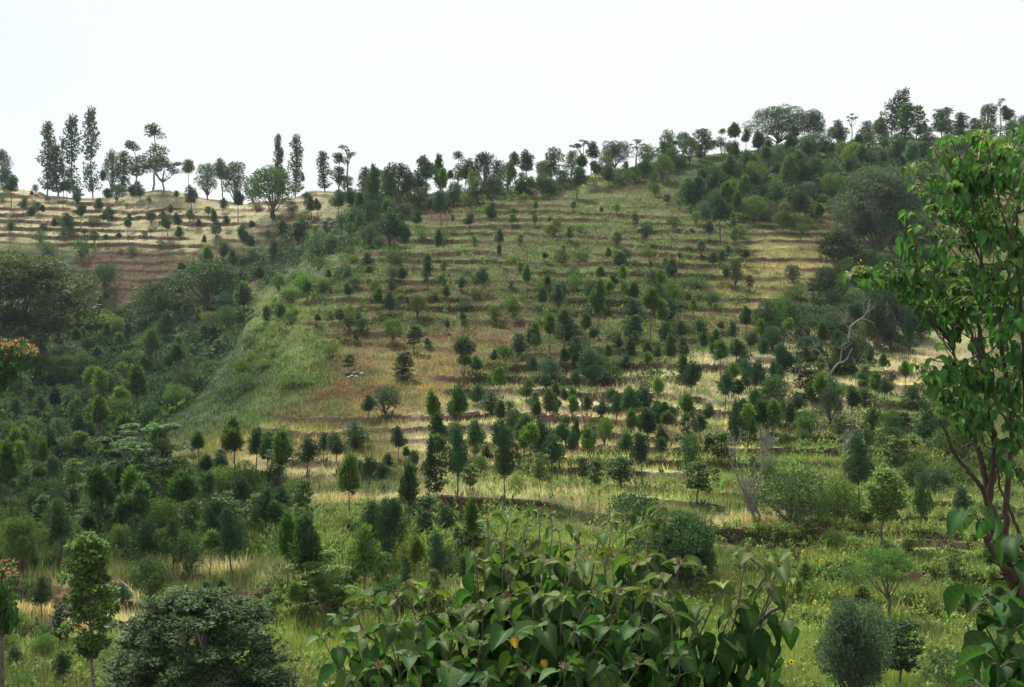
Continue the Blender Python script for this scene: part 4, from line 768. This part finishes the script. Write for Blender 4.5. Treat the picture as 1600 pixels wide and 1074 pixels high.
# the shrub in the lower middle
X0, _, Z0 = at(880, 1400, 6.6); sh = plant_root("big_leaved_shrub", "dense shrub with large drooping heart-shaped dark leaves and brown flower buds, lowest in the middle", "large shrub", X0, 6.6)
st, lf, fl = MB(), MB(), MB(); g0 = np.array(sh.location)
TIPS = """762 818 6.8;822 822 6.9;862 806 7.1;936 838 6.9;978 808 7.1;1008 822 7.0;1042 818 7.0;782 852 6.6;832 872 6.5;902 862 6.7;1012 872 6.6;742 868 6.6;845 800 6.9;796 806 7.0;1030 797 7.0;955 818 7.2;872 830 7.2;1000 850 7.0;905 838 7.3;820 846 6.9;760 892 6.6;800 884 6.5;850 886 6.3;884 884 6.2;915 882 6.3;958 872 6.8;990 884 6.5;1036 908 6.3;1062 884 6.4;1088 890 6.4;1010 930 6.0;966 928 6.0;928 930 6.0;880 938 5.9;836 934 6.0;790 940 6.0;756 955 6.2;1130 915 6.3;1170 866 6.0;1215 890 6.0;1248 868 6.1;1205 925 5.9;1236 905 6.2;1150 945 6.0;1095 950 6.1;1050 965 5.8;1000 985 5.7;950 985 5.6;900 990 5.6;850 992 5.6;800 1000 5.7;750 1010 5.9;1060 1030 5.7;1000 1040 5.5;940 1045 5.4;880 1050 5.4;820 1055 5.5;760 1060 5.6
640 918 6.4;620 936 6.2;668 935 6.5;590 948 6.3;555 958 6.2;525 968 6.3;700 960 6.4;730 975 6.3;650 975 5.9;605 985 5.8;560 1000 5.8;530 1020 5.9;690 1005 5.8;640 1030 5.6;590 1045 5.6;700 1050 5.6;545 1060 5.7;620 1080 5.5;760 1085 5.4;850 1090 5.3;960 1085 5.3;1050 1085 5.5;505 1000 6.5"""
roots = [at(850, 1450, 6.6), at(1060, 1450, 6.5), at(640, 1450, 6.3)]
for q in TIPS.replace('\n', ';').split(';'):
    x, y, Yd = map(float, q.split()); tip = at(x, y - 2, Yd); rx = at(850 + (x - 870) * .35, 1450, 6.4); rx[2] = float(ground(rx[0], rx[1])[0]) - .05
    midp = rx * .4 + tip * .6 + np.array([(tip[0] - rx[0]) * .02 + random.gauss(0, .13), random.gauss(0, .13), .15 * (-.5 if abs(x - 880) > 200 else 1)]); low = y > 1000
    leafy_stem(st, lf, fl, rx, midp, tip, .105 + .035 * (y > 870) + random.uniform(-.02, .02), random.randint(14, 20), .010 if not low else .012, .004, start=.62, flower=.75 if y < 950 else .2, young=.95 if y < 950 else .35)
# two heavy limbs seen bare at the right of the shrub
for ln in ([(1090, 1250), (1115, 1090), (1150, 1030), (1172, 985), (1205, 955), (1230, 945)], [(1180, 980), (1165, 955), (1185, 920), (1200, 895), (1168, 868)], [(842, 1250), (843, 1060), (846, 1000)], [(1060, 1200), (1040, 1080), (1020, 1020)]):
    p = np.array([at(x, y, 6.15) for x, y in ln]); st.tube(p, np.linspace(.028, .008, len(p)), 8, wob=.1)
for x, y in ((850, 1032), (803, 998)):
    heart_leaves(lf, np.array([at(x, y, 5.45)]), np.array([[random.gauss(0, .3), -.3, -1]]), np.array([[0, -1, .2]]), np.array([.05]), np.array([[.30, .2, .03]]))
finish(sh, st, lf, fl, M_BARK)
# the tree at the right edge
random.seed(9)
base = at(1668, 1215, 9.6); base[2] = float(ground(base[0], base[1])[0]); rt = plant_root("broad_leaved_tree", "tall tree with large green leaves, reddish splintered trunk and cream flower tips", "large tree", base[0], base[1])
st, lf, fl = MB(), MB(), MB()
def limb(ln, r0, r1, Ya=9.6, Yb=9.6):
    n = len(ln); p = np.array([at(x, y, Ya + (Yb - Ya) * i / (n - 1)) for i, (x, y) in enumerate(ln)]); t = np.linspace(0, n - 1, n * 5); r0 *= .6; r1 *= .6; p = np.stack([np.interp(t, np.arange(n), p[:, j]) for j in range(3)], 1)
    for _ in range(2): p[1:-1] = (p[:-2] + p[1:-1] * 2 + p[2:]) / 4
    p[1:-1] += rng.normal(size=(len(p) - 2, 3)) * .006; st.tube(p, np.linspace(r0, r1, len(p)), 10, wob=.22); return p
LB = []
LB.append(limb([(1668, 1215), (1640, 1040), (1608, 955), (1580, 900), (1562, 858), (1553, 820), (1545, 790)], .15, .085)); LB[0][0] = base
st.tube(np.array([base - [0, 0, .1], LB[0][1]]), [.11, .09], 10, wob=.2)
LB.append(limb([(1548, 800), (1536, 768), (1522, 745), (1504, 728), (1488, 700), (1476, 672), (1466, 655)], .042, .014, 9.6, 9.2))
LB.append(limb([(1545, 790), (1541, 750), (1532, 715), (1524, 680), (1515, 640), (1505, 600), (1490, 560), (1478, 520)], .05, .014, 9.6, 9.9))
LB.append(limb([(1545, 790), (1552, 745), (1555, 700), (1545, 640), (1536, 590), (1532, 540), (1528, 490), (1535, 430), (1530, 370), (1520, 310)], .05, .014, 9.6, 9.3))
LB.append(limb([(1575, 880), (1570, 820), (1574, 760), (1580, 700), (1578, 620), (1566, 560), (1562, 500), (1580, 420), (1590, 340), (1584, 270)], .055, .014, 9.8, 9.9))
LB.append(limb([(1600, 930), (1608, 820), (1606, 700), (1600, 560), (1594, 440), (1585, 380), (1560, 320)], .06, .014, 9.4, 9.3))
LB.append(limb([(1562, 500), (1548, 470), (1530, 400), (1500, 350), (1480, 300)], .026, .010, 9.9, 9.6))
LB.append(limb([(1535, 560), (1510, 500), (1470, 455), (1420, 440), (1370, 430)], .024, .008, 9.4, 9.2))
LB.append(limb([(1555, 830), (1540, 822), (1536, 810)], .035, .022, 9.5, 9.3)); LB.append(limb([(1585, 905), (1562, 878), (1548, 855), (1538, 838)], .05, .04, 9.5, 9.2))
LB.append(limb([(1524, 690), (1505, 700), (1490, 690)], .014, .006, 9.6, 9.2)); LB.append(limb([(1600, 860), (1580, 800), (1560, 760), (1558, 700)], .03, .012, 9.4, 9.2)); LB.append(limb([(1596, 700), (1575, 660), (1560, 640), (1550, 560)], .026, .01, 9.5, 9.2))
for i in range(26):                                # bark splinters on the trunk foot
    a = LB[0][random.randint(4, 20)]; d = unit(np.array([random.gauss(-.6, .5), random.gauss(-.3, .5), random.uniform(-.2, .8)])); st.tube([a, a + d * .12, a + d * .17 + [0, 0, .04]], [.03, .012, .003], 5)
allp = np.concatenate(LB[2:8]); BL = [(1530, 232, 62, 26, 22), (1590, 240, 50, 34, 16), (1490, 275, 50, 36, 26), (1560, 300, 70, 50, 34), (1470, 335, 44, 40, 22), (1530, 380, 60, 40, 28), (1600, 400, 50, 70, 24), (1500, 440, 70, 30, 30), (1420, 430, 60, 18, 24), (1372, 428, 30, 14, 9), (1450, 470, 50, 20, 14), (1550, 480, 60, 40, 24), (1610, 520, 40, 60, 18), (1490, 600, 44, 30, 22), (1450, 580, 24, 16, 8), (1550, 610, 50, 40, 14), (1500, 640, 36, 18, 10), (1600, 640, 30, 40, 10), (1470, 560, 30, 20, 6), (1580, 560, 44, 30, 12), (1590, 700, 24, 30, 6)]
for bx, by, rx_, ry_, cnt in BL:
    for _ in range(int(cnt * .68)):
        a = random.random() * 6.28; rr_ = math.sqrt(random.random()); x, y = bx + math.cos(a) * rr_ * rx_ * 1.3, by + math.sin(a) * rr_ * ry_ * 1.1; Yd = random.uniform(8.7, 10.4)
        tip = at(x, y, Yd); cand = allp + np.array([0, 0, .25]); j = int(np.argmin(((cand - tip) ** 2).sum(1) + .6 * rng.random(len(cand)))); p0 = allp[j]
        if y < 560 and np.linalg.norm(p0 - tip) > 1.2: p0 = tip + (p0 - tip) * .6; 
        leafy_stem(st, lf, fl, p0, (p0 + tip) / 2 + np.array([0, 0, -.06]), tip, random.uniform(.062, .095), random.randint(9, 13), .006, .0035, start=.45, flower=.22 if y < 450 else .06, young=.95 if y < 360 else .7, flc=np.array([.45, .33, .20]), green=1.22)
leafy_stem(st, lf, fl, LB[0][18], at(1530, 790, 9.2), at(1515, 808, 8.9), .2, 8, .01, .004, start=.5, flower=0, young=.4)
for x, y in ((1330, 428), (1345, 420), (1462, 236), (1488, 220), (1530, 210), (1536, 216), (1575, 232), (1480, 330), (1422, 262), (1436, 290), (1540, 262), (1556, 330), (1508, 472)):
    k = 22; c = at(x, y, 9.0); j = int(np.argmin(((allp - c) ** 2).sum(1))); leafy_stem(st, lf, fl, allp[j], (allp[j] + c) / 2 - np.array([0, 0, .05]), c - [0, 0, .01], .085, 11, .006, .003, start=.3, flower=0, young=.9, green=1.2); d = unit(rng.normal(size=(k, 3)) * [1, .8, .7] + [0, 0, -.15]); fl.cards(c + d * .045 * rng.random((k, 1)) * [1, 1, 1.4], unit(d + rng.normal(size=(k, 3)) * .8), unit(rng.normal(size=(k, 3)) + [0, -.5, 1]), (.015 + .022 * rng.random(k)), .011, np.array([.50, .38, .26]) * rng.uniform(.6, 1.3, (k, 1)))
finish(rt, st, lf, fl, M_RED, 'crown', 'trunk')
# the leafy branch in the lower right corner
random.seed(12)
b2 = at(1700, 1420, 5.4); b2[2] = float(ground(b2[0], b2[1])[0]); cs = plant_root("big_leaved_shrub", "dark large-leaved stems leaning in below the reddish trunk in the corner", "large shrub", b2[0], b2[1]); st, lf, fl = MB(), MB(), MB()
for x, y, Yd, s in ((1530, 940, 5.4, .16), (1552, 950, 5.3, .15), (1578, 985, 5.2, .16), (1560, 1040, 5.1, .17), (1598, 1020, 5.2, .17), (1545, 1085, 5.0, .17), (1600, 1080, 5, .17), (1590, 850, 5.9, .15), (1610, 880, 5.8, .16), (1625, 960, 5.3, .16), (1640, 1040, 5.3, .16)):
    tip = at(x, y, Yd); leafy_stem(st, lf, fl, b2, b2 * .35 + tip * .65 + np.array([.1, 0, -.1]), tip, s, 10, .014, .004, start=.74, flower=.25, young=.1, green=.8)
finish(cs, st, lf, fl, M_BARK)
# flowering trees at the left edge
def edge_tree(label, tips, root_px, Yd, lsz, seed, fl_y, fork_px, trad=.13):
    random.seed(seed); b = at(*root_px, Yd); b[2] = float(ground(b[0], b[1])[0]); r = plant_root("flowering_tree", label, "flowering tree", b[0], b[1]); st, lf, fl = MB(), MB(), MB(); fork = at(*fork_px, Yd)
    st.tube(bent(b - [0, 0, .1], fork, 6, .05), np.array([1, .95, .9, .85, .8, .75]) * trad, 8, wob=.1)
    for x, y, rx_, ry_, cnt in tips:
        for _ in range(cnt):
            tip = at(x + random.uniform(-rx_, rx_), y + random.uniform(-ry_, ry_), Yd + random.uniform(-.8, .8)); p0 = fork + (tip - fork) * random.uniform(.0, .5)
            leafy_stem(st, lf, fl, p0, (p0 + tip) / 2, tip, lsz, 9, .02, .006, start=.4, flower=1 if y < fl_y else .05, young=.5, flc=np.array([.55, .26, .11]))
            if y < fl_y:
                k = 26; d = unit(rng.normal(size=(k, 3)) * [1, 1, .6] + [0, 0, .35]); fl.cards(tip + d * .08, d, unit(rng.normal(size=(k, 3)) + [0, -.6, .3]), lsz * .75 * rng.uniform(.5, 1.1, k), lsz * .16, np.array([.50, .29, .16]) * rng.uniform(.5, 1.35, (k, 1)))
    finish(r, st, lf, fl, M_BARK, 'crown', 'trunk')
edge_tree("tree with a rusty cream flower cluster on top, at the edge below the olive tree", [(30, 548, 26, 9, 30), (8, 540, 30, 10, 14), (8, 568, 34, 9, 12), (-30, 590, 30, 24, 12), (-60, 570, 30, 30, 12), (10, 590, 40, 18, 18)], (-85, 1000), 34.0, .17, 31, 556, (-60, 640))
edge_tree("small tree with rusty flowering top and thin dark trunk at the bottom corner", [(2, 892, 14, 10, 10), (0, 930, 26, 16, 14), (0, 965, 30, 14, 12), (-30, 930, 20, 40, 8)], (4, 1110), 17.0, .12, 33, 905, (2, 1000), .045)

# ------------------------------------------------------------------ labels: each plant gets words that single it out
ZONES = """60 240|on the crest at the far end of the pale hill;130 250|among the tall gum trees on the crest;190 265|in the clump beside the tall gum trees;250 262|by the tallest lone gum tree on the crest;330 275|in the crest row of the pale hill;440 240|by the two feathery gum trees on the crest;525 265|by the flat-topped thin tree on the crest
610 280|by the round black-green tree at the saddle;670 285|at the bare red patch on the saddle;760 265|in the thicket beyond the red patch;860 262|where the ridge starts to climb;960 250|by the flat-crowned trees on the ridge;1060 225|in the dark clump high on the ridge;1120 235|on the ridge past the dark clump;1230 195|by the broad umbrella tree on the hilltop;1330 205|on the hilltop past the umbrella tree;1400 185|by the tall spindly trees on the hilltop;1480 195|by the paired dark trees on the hilltop;1570 190|at the highest end of the hilltop
1170 250|in the wood below the umbrella tree;1280 250|in the middle of the hilltop wood;1380 250|in the wood under the spindly trees;1110 285|in the dark stand beneath the ridge;1130 340|by the cone-shaped tree above the gold field;1230 330|at the lower edge of the hilltop wood;1370 330|around the big grey-green spreading tree
30 330|on the top terraces of the pale hill end;110 330|on the pale terraces under the gum trees;190 325|on the pale terraces below the dark clump;270 335|on the middle pale terraces;350 330|on the pale terraces near the great round tree;430 320|around the great round tree;500 335|between the rock spill and the crest;90 380|at the foot of the pale terraces;240 385|on the lowest pale terrace;380 385|on the broken terraces by the rocks;165 430|on the red soil slope
560 345|at the head of the gully;620 370|by the double dark conifers;700 360|under the bare red patch;780 370|on the upper terraces near the thicket;880 330|on the green crop strip below the ridge;980 340|on the upper terraces below the ridge;880 390|on the upper mid terraces;1000 400|on the terraces before the gold field;760 420|on the high middle terraces;660 430|on the terraces near the spur;1120 420|at the edge of the gold field;1210 420|on the gold grass field;1310 400|at the dark bush beside the gold field;1400 400|on the red terraces under the spreading tree
540 400|on the top of the grassy spur;470 450|on the upper grassy spur;540 470|by the brown strips of the spur;430 510|on the spur edge over the gully;380 470|at the brink of the gully;330 440|by the large dome tree in the gully;250 460|in the upper gully;180 500|by the bright green thicket in the gully;100 520|under the olive feathery tree;280 520|in the middle gully;350 540|on the gully side under the spur;200 570|in the deep middle gully;120 590|in the dark hollow of the gully;290 600|low on the gully side;60 640|in the hollow below the flowering tree;180 640|in the lower gully;60 700|where the gully opens;130 720|in the gully mouth;260 690|by the twin umbrella trees
620 500|by the fresh green tree on brown terraces;700 500|on the brown middle terraces;640 560|beside the white stones;460 590|on the green patch of the spur;560 620|by the grey feathery tree;700 610|by the path bend on the middle terraces;760 560|at the start of the middle thicket;830 480|at the upper thicket edge;930 460|around the dark bush on the mid slope;1020 450|above the middle thicket;840 560|in the thicket beside the brown field;910 540|in the heart of the middle thicket;990 510|in the upper middle thicket;1050 530|at the thicket end by the straw field;970 590|below the middle thicket;870 600|on the terraces below the thicket;1120 540|in the planted rows at the straw field top;1180 560|in the tall planted rows
1100 610|by the twin-stemmed conifer;1200 500|in the grove below the gold field;1300 500|above the crooked bare tree;1380 480|in the dark grove by the leaning pale trunk;1260 560|by the silvery bare tree;1340 580|below the crooked bare tree;1420 560|on the straw field by the grove;1210 620|on the straw terraces under the planted rows;1290 640|under the silvery bare tree;1370 650|in the green rows past the silvery tree
350 650|on the grass below the spur;430 700|on the gold terraces at the spur foot;490 720|at the lower gold terraces;560 700|around the dense dark clump on terraces;620 720|by the curved pale path;700 700|by the tall lone round-topped conifer;760 700|on the rows beside the lone conifer;830 680|among the straw terraces in the centre;900 690|on the central straw terraces;960 680|on the straw terraces near the paired conifers;1020 700|by the tall dark pair of conifers;1080 690|near the top of the bleached tree;1140 690|behind the bleached tree;1220 690|above the wide dark shrub;1250 760|around the wide dark shrub;1350 740|by the tall dark conifer over the field;1430 690|in the thicket before the red trunk;1500 740|behind the reddish trunk
30 780|at the edge of the lower wood;100 800|in the middle of the lower wood;180 790|under the twin umbrella trees;250 790|in the lower wood near the umbrella trees;320 760|at the bare soil gap in the wood;390 790|where the wood meets the long bank;450 800|at the near end of the long bank;60 870|along the lower wood front;180 870|behind the tall leafy tree;260 880|in the tall row above the dome tree;340 860|in the row before the maize;420 860|by the grey-green tiered tree;530 850|at the near edge of the maize;600 860|in the middle of the maize field;690 860|at the far edge of the maize;780 860|behind the big-leaved shrub top;840 750|on the straw strip above the bank;950 750|on the bank top behind the round bush;1080 770|between round bush and bleached tree
60 950|on the little red terraces;120 1010|beside the pale bare trunk;30 1050|in the bottom corner grass;220 940|between leafy tree and dome tree;480 950|above the shrub by the dome tree;600 930|behind the big-leaved shrub;1440 800|in the open field over the meadow;1330 900|by the feathery round-headed tree;1400 1000|beside the fine-leaved tree;1490 1050|in the meadow corner"""
Z = []
for ln in ZONES.replace('\n', ';').split(';'):
    a, b = ln.split('|'); x, y = a.split(); Z.append((float(x), float(y), b))
ORD = ['first', 'second', 'third', 'fourth', 'fifth', 'sixth', 'seventh', 'eighth', 'ninth', 'tenth', 'eleventh', 'twelfth', 'thirteenth', 'fourteenth']
KW = {'P': 'conifer', 'R': 'leafy tree', 'U': 'flat-crowned tree', 'E': 'gum tree', 'L': 'leafy sapling', 'S': 'shrub'}
KW['T'] = 'slender tree'
GW = {'T': 'slender young trees planted in rows', 'P': 'young conifers planted over the hillside', 'R': 'round leafy trees of the hillside', 'U': 'flat-crowned trees of the hillside', 'E': 'gum trees along the crest', 'L': 'leafy saplings among the crops', 'S': 'shrubs scattered over the hillside'}
by = {}
for p in plants:
    p['o']['group'] = GW[p['kind']]
    if p['fixed']: continue
    cy = (p['base'] + p['top']) / 2; z = min(Z, key=lambda z: (z[0] - p['px']) ** 2 + 2.2 * (z[1] - (cy * .5 + p['base'] * .5)) ** 2)
    ratio = (p['base'] - p['top']) / p['w']; p['adj'] = ('slim' if ratio > 2.1 else 'bushy' if ratio < 1.45 else 'plump') if p['kind'] == 'P' else TONEWORD[p['tone']].split()[0] if False else TONEWORD[p['tone']]
    by.setdefault((p['adj'], p['kind'], z[2]), []).append(p)
for (adj, k, zn), ps in by.items():
    ps.sort(key=lambda p: p['px']); base_l = f"{adj} {KW[k]} {zn}"
    for i, p in enumerate(ps):
        if len(ps) == 1: lb = base_l
        elif len(ps) == 2:
            hs = [q['base'] - q['top'] for q in ps]; r_ = hs[i] / hs[1 - i]
            lb = ('taller ' if r_ > 1.25 else 'shorter ') + base_l if (r_ > 1.25 or r_ < .8) else base_l + (', the left one', ', the right one')[i]
        else: lb = base_l + f", {ORD[i]} from left"
        p['o']['label'] = lb

# ------------------------------------------------------------------ air
m, N, L = new_mat("haze_air"); o = N('ShaderNodeOutputMaterial'); v = N('ShaderNodeVolumePrincipled'); v.inputs['Color'].default_value = (.78, .88, 1.0, 1); v.inputs['Density'].default_value = .00010; v.inputs['Anisotropy'].default_value = .2; L(v.outputs[0], o.inputs['Volume'])
zlo, zhi = float(Z2.min()) - 1, 62.0; x0, x1, y0, y1 = -1250, 1250, -15, 820
V = [(x, y, z) for z in (zlo, zhi) for y in (y0, y1) for x in (x0, x1)]
hz = link("haze", np_mesh("haze", V, [[0, 2, 3, 1], [4, 5, 7, 6], [0, 1, 5, 4], [2, 6, 7, 3], [0, 4, 6, 2], [1, 3, 7, 5]], None, m)); tag(hz, kind='stuff')
